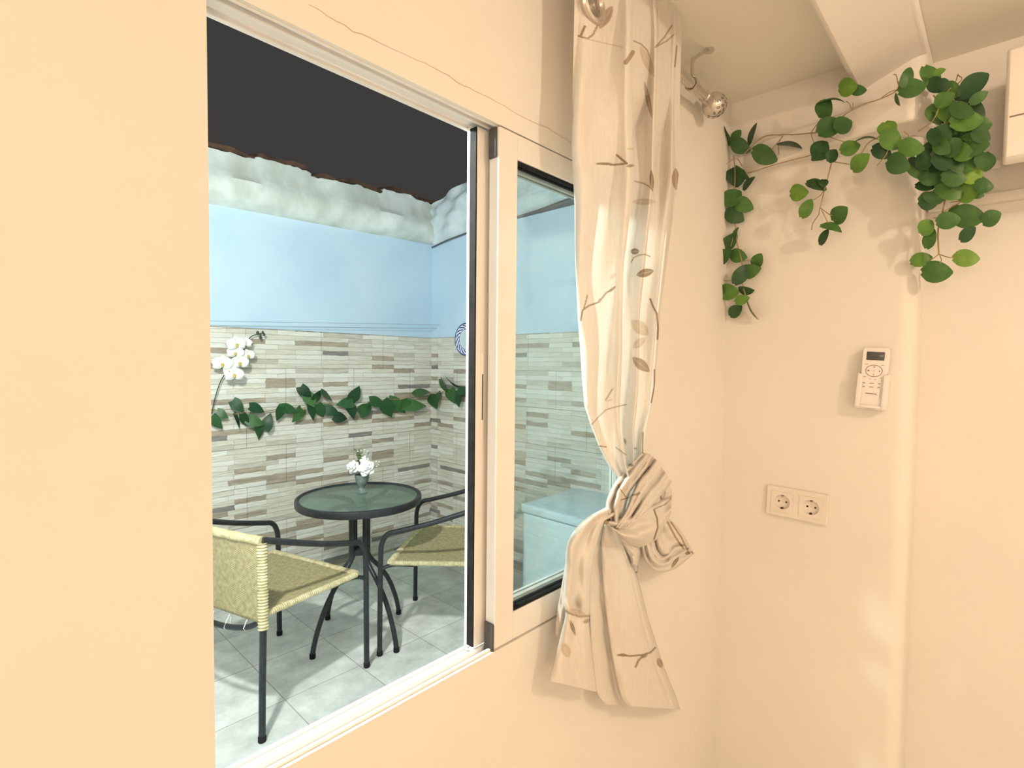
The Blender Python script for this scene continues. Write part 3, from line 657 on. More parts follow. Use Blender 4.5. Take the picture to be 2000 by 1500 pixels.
def garland(name, label, items, plane, stems, grow=1.10):
    u, v = Z7(items[0][0], items[0][1]); p = at(u, v, 'x', plane(items[0][0], items[0][1]))
    t = thing(name, label, 'garland', tuple(p))
    g = G()
    for X, Y, ln, wd, ang, tone in items:
        u, v = Z7(X, Y); px_leaf(g, u, v, ln*grow/2.678, wd*grow/2.678, ang, tone, 'x', plane(X, Y)+random.uniform(-.008, .008))
    obj('foliage', g, LEAF_IN, t, normals=False)
    g = G()
    for st, r in stems:
        pts = []
        for X, Y in st:
            u, v = Z7(X, Y); pts.append(at(u, v, 'x', plane(X, Y)+.004))
        g.tube(pts, r, 6, smooth=5)
    obj('stem', g, BRANCH, t)
    return t
front = lambda X: float(np.interp(X, [250, 350, 760, 1050, 1200], [1.535, 1.515, 1.455, 1.425, 1.42]))
garland('vine_garland', 'left strand of the leafy green garland hanging down the wall corner below the curtain finial', strand_left, lambda X, Y: 1.538,
        [([(195,545),(203,640),(198,740),(190,830),(205,920),(212,1000),(238,1100),(238,1200),(262,1290),(285,1350),(318,1400)], .0014), ([(195,560),(160,590),(145,615)], .001), ([(215,560),(240,600)], .001), ([(205,930),(180,1020)], .001), ([(215,1010),(225,1050)], .001), ([(240,1100),(290,1090)], .001), ([(238,1180),(170,1200),(115,1190)], .001), ([(130,850),(150,800),(120,790)], .001)])
garland('vine_garland', 'leafy green garland stretched along the white ledge above the wall', ledge_run, lambda X, Y: front(X),
        [([(240,545),(345,452),(440,437),(520,436),(600,428),(625,428)], .0015), ([(600,425),(640,370),(655,345)], .0012), ([(605,430),(700,400),(760,345),(815,308),(880,275),(960,250),(1050,205),(1058,160)], .0014), ([(815,308),(800,275),(785,262)], .001), ([(818,305),(820,270)], .001), ([(450,440),(430,490),(432,540)], .001), ([(455,442),(390,520)], .001), ([(600,430),(612,470),(620,480)], .001), ([(700,450),(760,470),(800,480)], .001), ([(870,525),(900,480),(960,445)], .0012), ([(870,525),(850,550)], .001), ([(945,600),(990,545),(1010,500)], .001), ([(1085,420),(1110,440),(1115,460)], .001), ([(960,250),(1010,215),(1060,200)], .001), ([(1055,170),(1045,125),(1032,122)], .001), ([(270,638),(400,597),(500,570),(600,544)], .0012)])
garland('vine_garland', 'short sprig of green leaves dangling from the middle of the ledge', strand_mid, lambda X, Y: 1.497,
        [([(712,560),(705,590),(690,650),(672,720),(655,790),(645,830),(640,855),(610,900),(602,935)], .0013), ([(650,820),(690,850),(712,860)], .001), ([(655,830),(680,880),(690,900)], .001), ([(690,650),(660,740),(610,780)], .001), ([(700,575),(760,585),(800,592)], .001), ([(720,575),(712,560)], .001)])
bp_ = lambda X, Y: float(np.interp(Y, [80, 250, 500, 700, 900, 1200], [1.44, 1.435, 1.45, 1.475, 1.50, 1.525])) + .03*((X*7+Y*3) % 11)/11
garland('vine_garland', 'dense bunch of green leaves cascading from the ledge end beside the air conditioner', bunch, bp_,
        [([(1160,420),(1240,360),(1290,240),(1350,170),(1368,122)], .0012), ([(1240,230),(1290,300),(1300,450),(1290,600),(1310,700),(1290,830),(1265,930),(1268,1060)], .0015), ([(1268,1062),(1230,1090),(1215,1085)], .001), ([(1268,1062),(1320,1078),(1360,1080)], .001), ([(1270,1060),(1282,1090),(1275,1110)], .001), ([(1290,840),(1380,790),(1430,760)], .001), ([(1490,870),(1510,850),(1530,860)], .001), ([(1330,790),(1420,780)], .001), ([(1240,870),(1270,880),(1265,930)], .001), ([(1350,185),(1390,145),(1368,125)], .001)], 1.18)

Z2 = lambda X, Y: (390+X/3.636, 560+Y/3.636)
pothos = [(125,970,120,65,50),(165,910,80,70,30),(275,850,100,85,50),(268,955,110,45,75),(325,955,100,50,60),(415,868,110,70,20),(400,960,110,90,20),(425,1030,120,80,80),(485,955,120,70,-70),(565,905,100,70,105),(645,870,120,70,15),(695,915,120,80,130),(755,760,110,70,50),(790,810,100,90,60),(840,770,90,60,-50),(905,775,100,50,40),(800,895,110,70,80),(860,885,100,70,60),(940,885,100,80,20),(1005,930,90,75,10),(1030,830,110,75,170),(1080,885,110,75,80),(1110,755,110,80,-60),(1185,865,110,90,-30),(1270,825,100,75,20),(1335,870,130,90,60),(1410,850,130,100,40),(1460,850,90,60,120),(1530,840,130,85,0),(1590,745,110,40,-10),(1670,810,110,95,70),(1730,705,110,55,60),(1800,690,110,45,40),(1795,785,110,80,75),(1840,810,90,50,80),(1875,745,80,60,20),(1930,760,110,70,60),(1990,720,100,70,30),(2060,770,110,80,70),(2110,730,90,60,-20)]
pl = lambda X: ('y', FY-.048) if X < 1655 else ('x', FXR-.048)
p = at(*Z2(640, 880), 'y', FY-.048)
t = thing('ivy_garland', 'green heart leaved vine strung across the stone cladding of the patio', 'garland', tuple(p))
g = G()
for X, Y, ln, wd, ang in pothos:
    u, v = Z2(X, Y); a_, b_ = pl(X); px_leaf(g, u, v, ln*1.05/3.636, wd*1.05/3.636, ang, random.uniform(.1, .75), a_, b_+random.uniform(-.015, .008), 'heart')
obj('foliage', g, LEAF_OUT, t, normals=False)
g = G()
for st in ([(60,870),(130,880),(220,905),(320,895),(470,885),(560,870),(650,860),(740,860),(800,830),(880,825),(960,830),(1060,830),(1130,850),(1230,810),(1330,800),(1430,800),(1530,770),(1600,755),(1652,750)], [(750,860),(720,900)], [(1100,830),(1110,800)], [(240,905),(260,940)], [(1460,880),(1500,930)]):
    g.tube([at(*Z2(X, Y), 'y', FY-.03) for X, Y in st], .0025, 6, smooth=5)
c0 = at(*Z2(1652, 750), 'y', FY-.03)
g.tube([c0, (FXR-.03, FY-.06, c0[2])]+[at(*Z2(X, Y), 'x', FXR-.03) for X, Y in ((1720,748),(1790,735),(1850,760),(1930,730),(2100,740))], .0025, 6, smooth=5)
obj('stem', g, BRANCH, t)

# orchid spray fixed to the stone at the left
OP = FY-.06
p = at(415, 810, 'y', OP)
t = thing('orchid_spray', 'white artificial orchid spray leaning on the stone cladding left of the vine', 'flowers', tuple(p))
g = G(); g.tube([at(*Z2(X, Y), 'y', OP+.02) for X, Y in ((85,905),(95,850),(115,770),(150,670),(200,590),(250,530),(310,450),(340,395),(365,355),(420,335),(455,330))], .0028, 7, smooth=5)
for X, Y in ((335,420),(250,500),(190,560),(260,600)): g.tube([at(*Z2(X, Y), 'y', OP+.02), at(*Z2(X-10, Y+15), 'y', OP)], .0018, 5)
obj('stem', g, BUDDY, t)
g = G()
for X, Y, r in ((412,328,.009),(432,362,.008),(458,340,.007),(448,322,.006),(433,345,.006)): g.ball(at(*Z2(X, Y), 'y', OP+.01), r, 8, 6, (1, 1, 1.3))
obj('bud', g, BUDDY, t)
def orchid(u, v, R, tilt, dy):
    c = at(u, v, 'y', OP-dy); g = G(); n = np.array([math.sin(tilt)*.5-.25, -1, .15]); n /= np.linalg.norm(n)
    sx_ = np.cross([0, 0, 1.], n); sx_ /= np.linalg.norm(sx_); sz_ = np.cross(n, sx_)
    for a, ln, wd in ((90+tilt*20, .95, .36), (205+tilt*20, .95, .36), (335+tilt*20, .95, .36), (15+tilt*20, 1.0, .58), (165+tilt*20, 1.0, .58)):
        a = math.radians(a); d = math.cos(a)*sx_+math.sin(a)*sz_; s = -math.sin(a)*sx_+math.cos(a)*sz_
        leaf(g, c+n*(.006 if wd > .5 else 0), d*R*ln, s*R*wd, n, .5, 'round', .10, .12)
    g.tone = []
    o = obj('flower', g, ORCHID, t, normals=False, solid=.001)
    h = G().ball(c+n*.010-sz_*R*.12, R*.17, 8, 6); h.ball(c+n*.016-sz_*R*.26, R*.12, 8, 6)
    obj('lip', h, YELLOW, o)
for X, Y, R, tl_, dy in ((262,408,.052,.3,.03),(325,398,.036,-.4,.01),(255,470,.046,-.3,.02),(343,488,.040,.5,.02),(163,548,.054,-.2,.03),(285,540,.050,.2,.04),(215,590,.038,-.6,.03),(245,625,.052,.1,.045)):
    orchid(*Z2(X, Y), R, tl_, dy)

# painted plate on the side wall
PCY, PCZ = 2.185, 1.545
prof = [(.001, -.012), (.055, -.012), (.075, -.017), (.112, -.026), (.115, -.024), (.112, -.020), (.07, -.008), (.05, -.002), (.001, -.002)]
tag(obj('plate', G().lathe(prof, (FXR, PCY, PCZ), 48, 'x'), PLATE, loc=(FXR, PCY, PCZ)), 'blue and white painted plate hung on the patio side wall beside the sash', 'plate')
# pale chest behind the closed glass
cb = thing('storage_chest', 'pale blue white chest standing against the patio side wall behind the closed pane', 'chest', (2.25, .85, 0))
obj('body', G().rbox((2.0, .52, 0), (FXR-.004, 1.195, .600), .014, 3), PALE_BOX, cb)
obj('lid', G().rbox((1.992, .512, .603), (FXR-.004, 1.203, .648), .012, 3), PALE_BOX, cb)

# ------------------------------------------------------------------ curtain rod
RY = -.050
rp = at(1380, 191, 'y', RY); RZ = rp[2]
bc = at(1395, 205, 'y', RY); bcx = bc[0]
rod = thing('curtain_rod', 'brushed nickel curtain rod with a filigree ball end under the ceiling', 'curtain rod', (.9, RY, RZ))
obj('pole', G().tube([(.10, RY, RZ), (bcx-.028, RY, RZ)], .0115, 16), STEEL, rod)
fb = G().ball((bcx, RY, bc[2]), .030, 24, 16); fin = obj('finial', fb, STEEL, rod)
obj('finial_neck', G().lathe([(.0125, bcx-.062), (.0145, bcx-.06), (.0145, bcx-.032), (.0125, bcx-.026)], (0, RY, RZ), 18, 'x'), STEEL, fin)
g = G()                                           # dark filigree on the end half of the ball
for k in range(70):
    z = 1-2*(k+.5)/70; ph = k*2.39996; rr_ = math.sqrt(max(0, 1-z*z)); n = np.array([z, rr_*math.cos(ph), rr_*math.sin(ph)])
    if n@np.array([.66, -.55, -.51]) < .0: continue
    c = np.array([bcx, RY, bc[2]])+n*.0302; t1 = np.cross(n, [.3, .5, .8]); t1 /= np.linalg.norm(t1); t2 = np.cross(n, t1)
    ro = .0042; ri = .0024; V = []; F = []
    for j in range(10):
        a = 2*math.pi*j/10; d = math.cos(a)*t1+math.sin(a)*t2*.7
        V += [c+d*ro, c+d*ri+n*.0006]
    F = [(2*j, 2*((j+1) % 10), 2*((j+1) % 10)+1, 2*j+1) for j in range(10)]; g.add(V, F)
obj('filigree', g, STEEL_DARK, fin)
bx = at(1352, 165, 'y', RY)[0]; bz = at(1352, 112, 'y', RY)[2]; ft = at(1385, 97, 'z', CZ)
g = G().tube([(bx, RY, RZ+.012), (bx, RY, bz-.004), (bx, RY, bz)], .0042, 8)
g.tube([(bx, RY, bz-.003), tuple((np.array([bx, RY, bz])+ft)/2), tuple(ft)], .0042, 8); g.lathe([(.012, CZ-.004), (.012, CZ)], (ft[0], ft[1], 0), 14)
g.lathe([(.0135, bx-.006), (.0155, bx-.006), (.0155, bx+.006), (.0135, bx+.006), (.0135, bx-.006)], (0, RY, RZ), 18, 'x', caps=False); g.ball((bx, RY-.002, RZ+.018), .005, 8, 6)
obj('bracket', g, STEEL, rod)

# ------------------------------------------------------------------ curtain
BASE = np.array([.92, .875, .82]); BROWN = np.array([.36, .28, .20]); TAUPE = np.array([.50, .40, .30]); FAINT = np.array([.74, .65, .54])
CY = -.058
W_ = lambda u, v: np.array([u, v])*.00118        # print coordinates, metres on the cloth's front
strokes = []     # (polyline in cloth x,z ; half width m ; colour)
def twig(pts, hw, c): strokes.append(([W_(*p) for p in pts], hw, c))
def blob(u, v, a, b, ang, c):
    """printed leaf: pointed oval, drawn as a tapered stroke"""
    r = math.radians(ang); d = np.array([math.cos(r), math.sin(r)])*a
    strokes.append(([W_(u-d[0], v-d[1]), W_(u, v), W_(u+d[0], v+d[1])], -b*.00105, c))
twig([(1130,70),(1147,76),(1158,68),(1168,48),(1180,20)], .002, BROWN); twig([(1135,68),(1142,52)], .003, BROWN); blob(1183,34,26,11,-60,TAUPE)
twig([(1140,75),(1180,84),(1216,92)], .0014, FAINT); twig([(1236,102),(1230,112),(1222,122)], .005, TAUPE); twig([(1238,80),(1252,86),(1264,98),(1275,130)], .0016, TAUPE); blob(1264,120,34,9,65,FAINT)
blob(1266,195,38,5,78,TAUPE); twig([(1280,92),(1298,72),(1312,50)], .0018, TAUPE); twig([(1284,90),(1302,80),(1316,68)], .0015, TAUPE); twig([(1322,90),(1318,130)], .002, TAUPE)
twig([(1166,320),(1180,319),(1195,322),(1210,321),(1225,319)], .0022, BROWN); blob(1183,320,15,3,0,BROWN); twig([(1205,303),(1214,311),(1222,317)], .0024, BROWN); blob(1231,324,9,3,-8,BROWN)
twig([(1240,354),(1256,358),(1268,364),(1275,373)], .0015, TAUPE); blob(1273,352,21,4.5,86,BROWN); blob(1258,394,24,7,0,FAINT); blob(1320,350,22,9,88,TAUPE); twig([(1226,291),(1236,291)], .0015, FAINT)
blob(1240,491,9,7,0,BROWN); twig([(1233,512),(1238,503),(1248,498),(1260,497),(1270,501)], .0014, TAUPE); blob(1260,533,18,9,-15,BROWN)
twig([(1134,626),(1138,606),(1150,597),(1170,590),(1183,573),(1201,560)], .0017, BROWN); twig([(1140,604),(1144,590),(1147,577)], .0014, BROWN); blob(1195,566,9,2.5,-35,BROWN); blob(1172,586,7,3,-40,TAUPE); blob(1197,540,9,4,-50,FAINT)
twig([(1270,584),(1276,600),(1283,613),(1285,640),(1284,662)], .0022, BROWN); blob(1250,640,22,14,40,FAINT); blob(1252,712,22,11,40,TAUPE); blob(1248,670,16,9,-40,FAINT)
twig([(1183,781),(1190,770),(1196,760)], .0016, TAUPE); twig([(1184,783),(1196,781)], .0012, FAINT); twig([(1156,829),(1168,815),(1184,800),(1205,794),(1224,790)], .0013, TAUPE); twig([(1170,871),(1184,873)], .0013, BROWN)
twig([(1278,722),(1278,755),(1272,786)], .0016, BROWN); twig([(1203,874),(1222,888)], .0012, TAUPE); blob(1221,862,7,2.5,80,BROWN); blob(1241,876,4,2,0,BROWN); twig([(1256,845),(1255,885)], .0013, BROWN)
twig([(1105,1192),(1116,1199),(1130,1204),(1151,1203)], .0022, TAUPE); blob(1118,1226,17,4,70,BROWN); blob(1105,1270,16,10,70,FAINT); blob(1125,1195,18,5,15,FAINT); blob(1145,1213,8,4,-20,TAUPE)
twig([(1206,1279),(1230,1281),(1254,1279),(1270,1274),(1279,1265)], .0019, BROWN); blob(1216,1279,10,3.5,3,BROWN); twig([(1241,1302),(1246,1290),(1256,1280)], .0022, BROWN); blob(1258,1281,8,3.5,-30,BROWN); blob(1288,1295,11,6,70,TAUPE); twig([(1254,1154),(1262,1176)], .003, FAINT); twig([(1272,1222),(1279,1245)], .003, FAINT)
twig([(1207,946),(1214,960),(1224,973)], .0013, TAUPE); twig([(1212,976),(1232,970),(1247,962)], .0015, TAUPE); blob(1246,965,6,3,-40,BROWN); blob(1232,909,5,3,0,BROWN); twig([(1277,996),(1283,1014),(1284,1030),(1277,1052)], .0018, BROWN); twig([(1310,974),(1298,985),(1276,995)], .0012, TAUPE)
twig([(1303,1020),(1318,1048),(1335,1072)], .0022, TAUPE); twig([(1310,1020),(1330,1050),(1345,1080)], .0018, TAUPE); blob(1343,1080,6,4,0,BROWN); blob(1318,1098,14,4,-55,BROWN); twig([(1125,1035),(1140,1018),(1155,1008)], .003, FAINT); blob(1185,1018,10,5,-40,TAUPE)
def paint(o):
    me = o.data; n = len(me.vertices); co = np.empty(n*3); me.vertices.foreach_get('co', co); co = co.reshape(-1, 3)+np.array(root_of(o).location)
    d_ = co-CAM; zz = d_@FF; P = np.stack([1000+FPX*(d_@RR)/zz, 750-FPX*(d_@UU)/zz], 1)*.00118; C = np.tile(BASE, (n, 1)); 
    for pl_, hw, c in strokes:
        pl_ = [np.array(p) for p in pl_]; m_ = len(pl_)
        lo = np.min(pl_, 0)-.03; hi = np.max(pl_, 0)+.03; sel = np.where(((P > lo) & (P < hi)).all(1))[0]
        if not len(sel): continue
        Q = P[sel]; best = np.full(len(sel), 9.)
        if hw < 0:
            a, b = pl_[0], pl_[-1]; d = b-a; l2 = d@d; tt = ((Q-a)@d)/l2; ds = np.abs((Q-a)@np.array([-d[1], d[0]]))/math.sqrt(l2)
            wd = -hw*np.sin(np.pi*np.clip(tt, 0, 1))**.8; cov = np.clip((wd-ds)/.0012+.5, 0, 1)*((tt > 0) & (tt < 1))
            cov = cov*(1-.35*np.exp(-(ds/.0012)**2))
        else:
            for a, b in zip(pl_[:-1], pl_[1:]):
                d = b-a; tt = np.clip(((Q-a)@d)/(d@d+1e-12), 0, 1); best = np.minimum(best, np.linalg.norm(Q-(a+tt[:, None]*d), axis=1))
            cov = np.clip((hw-best)/.0012+.5, 0, 1)
        C[sel] = C[sel]*(1-cov[:, None])+c*cov[:, None]
    at_ = me.color_attributes.new('print', 'FLOAT_COLOR', 'POINT')
    at_.data.foreach_set('color', np.hstack([C, np.ones((n, 1))]).ravel())

cur = thing('curtain', 'off white sheer curtain printed with twigs, knotted low at the right of the window', 'curtain', (.95, -.03, 1.1))
# the gathered drape: outline measured on the window plane, folds as a profile that doubles back on itself
VL = [(-90,1123),(0,1122),(100,1120),(200,1118),(300,1117),(400,1122),(512,1125),(624,1130),(680,1134),(740,1137),(792,1141),(829,1153),(874,1170),(911,1189),(935,1208)]
VRt = [(-90,1322),(0,1328),(60,1331),(200,1328),(340,1326),(400,1318),(512,1302),(609,1288),(661,1285),(717,1281),(754,1278),(792,1273),(836,1262),(881,1257),(911,1252),(935,1248)]
S0 = [(.0,.004),(.015,.022),(.10,.034),(.28,.030),(.42,.042),(.495,.058),(.535,.058),(.553,.046),(.550,.026),(.555,.012),(.60,.010),(.66,.016),(.72,.032),(.745,.040),(.765,.038),(.775,.022),(.770,.008),(.80,.004),(.86,.008),(.92,.022),(.945,.024),(.96,.008),(.972,-.010),(.988,-.028),(1.0,-.034)]
pr = np.array(crom([np.array([a, b, 0]) for a, b in S0], 15))[:, :2]
vv = np.linspace(-90, 935, 800); A = np.zeros((len(vv), len(pr), 3))
for i, v in enumerate(vv):
    ul = np.interp(v, [a for a, _ in VL], [b for _, b in VL]); ur = np.interp(v, [a for a, _ in VRt], [b for _, b in VRt])
    pin = max(0, (v-760)/175); amp = 1+.25*math.sin(v*.006)
    for j, (s, d) in enumerate(pr):
        s2 = s+.010*math.sin(v*.008+s*9)*(1 if 0 < s < 1 else 0)
        y = CY+.012-d*amp+.0035*math.sin(v*.021+s*17)-.012*pin
        hold = float(np.interp(v, [185, 430], [1, 0])); y = min(y, -.004) if hold <= 0 else min(y, -.004-hold*(.0645+.010*math.sin(3.1*s*2+.4)**2))      # the cloth hangs in front of the rod
        u = ul+s2*(ur-ul)
        A[i, j] = at(u, v, 'y', y)
gc = at(1158, 8, 'y', CY+.012-.0365)
g = G(); nv_, npr = len(vv), len(pr)
g.add(A.reshape(-1, 3), [])
for i in range(nv_-1):
    for j in range(npr-1):
        c = (A[i, j]+A[i+1, j+1])/2
        if pr[j][0] < .42 and pr[j][1] > .01 and math.hypot(c[0]-gc[0], c[2]-gc[2]) < .0215 and c[1] < CY-.012: continue
        g.f.append((i*npr+j, i*npr+j+1, (i+1)*npr+j+1, (i+1)*npr+j))
dr = obj('drape', g, CLOTH, cur, angle=180, normals=False); paint(dr)
gy = CY+.012-.0365
g = G()
E_ = [(gc[0]+.026*math.cos(a), gy-.001, gc[2]+.026*math.sin(a)) for a in np.linspace(0, 2*math.pi, 33)[:-1]]
g.tube(E_, .0058, 8, close=True, flat=1.0)
g.lathe([(.0225, gy+.001), (.021, gy+.008), (.001, gy+.0085)], (gc[0], 0, gc[2]), 28, 'y', caps=False)
obj('eyelet', g, STEEL, dr)

def resample(P, n):
    P = np.array(crom([np.array([*p, 0]) for p in P], 8))[:, :2]; d = np.concatenate([[0], np.cumsum(np.hypot(*np.diff(P, axis=0).T))]); s = np.linspace(0, d[-1], n)
    return np.stack([np.interp(s, d, P[:, 0]), np.interp(s, d, P[:, 1])], 1)
def strip(name, Lp, Rp, depth, prof, parent, n=170, m=64, wob=.002, solid=.0016, label=None):
    """cloth laid between two edge curves: depth(t) off the wall, prof(s, t) the fold relief"""
    a = resample(Lp, n); b = resample(Rp, n); A = np.zeros((n, m, 3))
    for i in range(n):
        t = i/(n-1)
        for j in range(m):
            s = j/(m-1); y = -(depth(t)+prof(s, t)+wob*math.sin(9*s+7*t+len(Lp))*math.sin(math.pi*s)+.0012*math.sin(31*t-13*s))
            y = min(y, -.003); u, v = a[i]*(1-s)+b[i]*s
            A[i, j] = at(u, v, 'y', y)
    o = obj(name, G().grid(A), CLOTH, parent, angle=180, normals=False, solid=0); paint(o)
    if solid:
        md = o.modifiers.new('solid', 'SOLIDIFY'); md.thickness = solid; md.offset = 0
    if label: o['label'] = label
    return o
lin = lambda x, X, Y: float(np.interp(x, X, Y))
# tails
strip('tail', [(1186,990),(1150,1010),(1124,1034),(1108,1066),(1104,1120),(1101,1170),(1105,1200),(1097,1235),(1085,1285),(1073,1330)],
      [(1205,1005),(1180,1022),(1168,1050),(1160,1085),(1153,1130),(1152,1185),(1150,1215),(1156,1275),(1161,1320),(1166,1352)],
      lambda t: lin(t, [0, .15, .5, .62, 1], [.075, .062, .045, .052, .040]), lambda s, t: .018*math.sin(math.pi*s)**.6+.007*math.sin(3*math.pi*s)*(1-t*.4)-.014*math.exp(-((t-.56)/.035)**2)*math.sin(math.pi*s), cur, label='left hanging tail of the knotted curtain')
strip('tail', [(1128,1050),(1108,1090),(1098,1140),(1088,1200),(1084,1240)], [(1150,1050),(1128,1100),(1120,1150),(1112,1200),(1104,1245)],
      lambda t: .016, lambda s, t: .010*math.sin(math.pi*s), cur, n=40, m=16, label='narrow back fold behind the left tail')
strip('tail', [(1174,1022),(1160,1052),(1154,1086),(1150,1140),(1152,1200),(1156,1270),(1162,1320),(1168,1356),(1184,1376)],
      [(1200,1022),(1222,1070),(1240,1115),(1252,1155),(1268,1215),(1283,1262),(1301,1315),(1318,1355),(1328,1386)],
      lambda t: lin(t, [0, .1, .5, 1], [.060, .044, .034, .030]),
      lambda s, t: lin(s, [0, .10, .24, .275, .30, .36, .6, .85, .89, .92, .96, 1], [.004, .005, .000, .004, .022, .030, .034, .036, .030, .034, .022, -.022])*(.35+.65*t), cur, n=240, m=90, label='right hanging tail of the knotted curtain')
# knot: a padded core under wrapped bands
core = at(1250, 985, 'y', -.05); g = G().ball((core[0], -.046, core[2]), .062, 36, 24, (1.05, .62, 1.15))
kn = obj('knot', g, CLOTH, cur, angle=180); paint(kn)
bulge = lambda h, p=.55: (lambda s, t: h*math.sin(math.pi*min(1, max(0, s)))**p)
strip('knot_band', [(1190,1018),(1184,985),(1196,952),(1214,925),(1236,900),(1252,884)], [(1218,1022),(1222,990),(1230,962),(1246,940),(1262,918),(1276,892)],
      lambda t: lin(t, [0, .5, 1], [.060, .075, .060]), lambda s, t: .030*math.sin(math.pi*s)**.6+.006*math.sin(5*math.pi*s), kn)
strip('knot_band', [(1202,1030),(1222,998),(1234,968),(1248,938),(1268,914),(1280,896)], [(1222,1034),(1252,1012),(1276,984),(1296,962),(1308,945),(1312,940)],
      lambda t: lin(t, [0, .5, 1], [.062, .078, .055]), lambda s, t: .036*math.sin(math.pi*s)**.5+.010*math.sin(2.6*math.pi*s+.6)+.004*math.sin(7*math.pi*s), kn)
strip('knot_band', [(1252,884),(1268,888),(1284,902),(1298,924),(1308,948),(1313,972)], [(1246,908),(1258,912),(1268,926),(1280,950),(1288,975),(1290,995)],
      lambda t: .052, lambda s, t: .022*math.sin(math.pi*s)**.5, kn, m=24)
strip('knot_band', [(1176,1016),(1206,1014),(1236,1004),(1262,992),(1288,978),(1312,968)], [(1204,1040),(1228,1062),(1252,1068),(1276,1058),(1296,1036),(1310,1004)],
      lambda t: lin(t, [0, .25, .6, 1], [.056, .074, .078, .056]), lambda s, t: .030*math.sin(math.pi*s)**.5+.007*math.sin(3.2*math.pi*s+.8), kn)
strip('knot_band', [(1196,1034),(1206,1050),(1222,1074),(1234,1100)], [(1246,1040),(1252,1058),(1254,1078),(1244,1106)],
      lambda t: .046, lambda s, t: .026*math.sin(math.pi*s)**.6, kn, n=36, m=24)
# bow loop
lp = strip('bow_loop', [(1252,1050),(1254,1075),(1262,1098),(1278,1114),(1296,1117),(1322,1108),(1354,1082)], [(1276,1034),(1280,1050),(1284,1070),(1292,1082),(1304,1078),(1314,1062),(1340,1060)],
      lambda t: lin(t, [0, .5, 1], [.044, .050, .040]), lambda s, t: .034*math.sin(math.pi*(.12+.80*s))**.7+.004*math.sin(6*math.pi*s), cur, label='loop of curtain cloth bulging out of the knot')
strip('bow_loop', [(1276,1040),(1280,1056),(1286,1076),(1294,1088),(1312,1084),(1338,1076),(1355,1082)], [(1300,1008),(1308,1016),(1318,1024),(1326,1034),(1336,1048),(1346,1064),(1356,1081)],
      lambda t: lin(t, [0, 1], [.060, .044]), lambda s, t: .022*math.sin(math.pi*s)**.6+.008*math.sin(3*math.pi*s+.4), cur, label='upper half of the loop of cloth')
strip('bow_loop', [(1252,1052),(1258,1072),(1266,1092),(1276,1106)], [(1274,1052),(1278,1066),(1282,1080),(1288,1100)],
      lambda t: .022, lambda s, t: .004*s, cur, n=24, m=12, label='shaded inside of the loop')

# ------------------------------------------------------------------ air conditioner, duct
ac = thing('air_conditioner', 'white wall mounted air conditioner cut off by the right edge', 'air conditioner', (1.60, -.99, 1.78))
Y0, Y1 = -1.39, -.588
side = [(XA-.0005, 1.866), (XA-.0005, 2.035), (1.53, 2.035), (1.487, 2.025), (1.480, 1.99), (1.480, 1.83), (1.487, 1.800), (1.505, 1.794)]
g = G(); n = len(side)
g.add([(x, Y0, z) for x, z in side]+[(x, Y1, z) for x, z in side], [tuple(range(n)), tuple(range(n, 2*n))[::-1]]+[(i, (i+1) % n, n+(i+1) % n, n+i) for i in range(n)])
obj('housing', g, AC_WHITE, ac, bevel=.006)
sl = at(1970, 229, 'x', 1.48)[2]
obj('panel_seam', G().box((1.4785, Y0+.01, sl-.0012), (1.4815, Y1-.008, sl+.0012)), GREY_MARK, ac, smooth=False)
obj('air_flap', G().rbox((1.500, Y0+.05, 1.788), (1.53, Y1-.05, 1.796), .002), AC_WHITE, ac)
dz = at(1950, 385, 'x', XA-.012)[2]
tag(obj('cable_duct', G().rbox((XA-.024, -1.6, dz-.012), (XA-.0005, PY-.004, dz+.010), .004), PLASTER, loc=(XA, -1, dz)), 'slim white cable duct along the wall under the air conditioner', 'duct')
tag(obj('trim_2', G().box((XA-.014, -.583, 1.842), (XA-.0005, PY-.03, 1.862)), PLASTER, bevel=.003), 'narrow white strip on the recessed wall left of the air conditioner', 'trim', kind='structure')

# ------------------------------------------------------------------ remote control in its holder (on the plane of the right wall)
cR = at(1707, 737, 'x', XR-.016)
def wallM(c, tilt=0.):
    """local frame: X right along the wall (towards -y), Y up, Z out of the wall (-x)"""
    M = Matrix(((0, 0, -1, c[0]), (-1, 0, 0, c[1]), (0, 1, 0, c[2]), (0, 0, 0, 1)))
    return M @ Matrix.Rotation(tilt, 4, 'Z')
def rounded(w0, h0, w1, r, z0, z1, M, seg=5, taper=None):
    """rounded slab: bottom half-width w0, top half-width w1, half height h0"""
    poly = []
    for cx_, cy_, a0 in ((w1-r, h0-r, 0), (-w1+r, h0-r, 90), (-w0+r, -h0+r, 180), (w0-r, -h0+r, 270)):
        for k in range(seg+1):
            a = math.radians(a0+90*k/seg); poly.append((cx_+r*math.cos(a), cy_+r*math.sin(a)))
    g = G().prism(poly, z0, z1); g.v = [tuple(M @ Vector(p)) for p in g.v]; return g
tilt = math.radians(-3.5)
M0 = wallM((XR, cR[1], cR[2]), tilt)
hol = thing('remote_holder', 'white plastic cradle on the wall holding the remote control', 'holder', (XR, cR[1], cR[2]-.055))
hol_g = G()
def hb(x0, y0, z0, x1, y1, z1, r=.0025): hol_g.rbox((x0, y0, z0), (x1, y1, z1), r, 2, M0)
hb(-.0285, -.076, .0005, .0285, .024, .004); hb(-.0325, -.076, .0005, -.0285, .010, .030); hb(.0285, -.076, .0005, .0325, .010, .030)
hb(-.0325, -.079, .0005, -.008, -.074, .028); hb(.008, -.079, .0005, .0325, -.074, .028); hb(-.0325, -.076, .026, -.021, .008, .0305); hb(.021, -.076, .026, .0325, .008, .0305); hb(-.022, -.076, .026, .022, -.069, .0305)
hb(-.030, -.074, .0005, .030, -.07, .006)
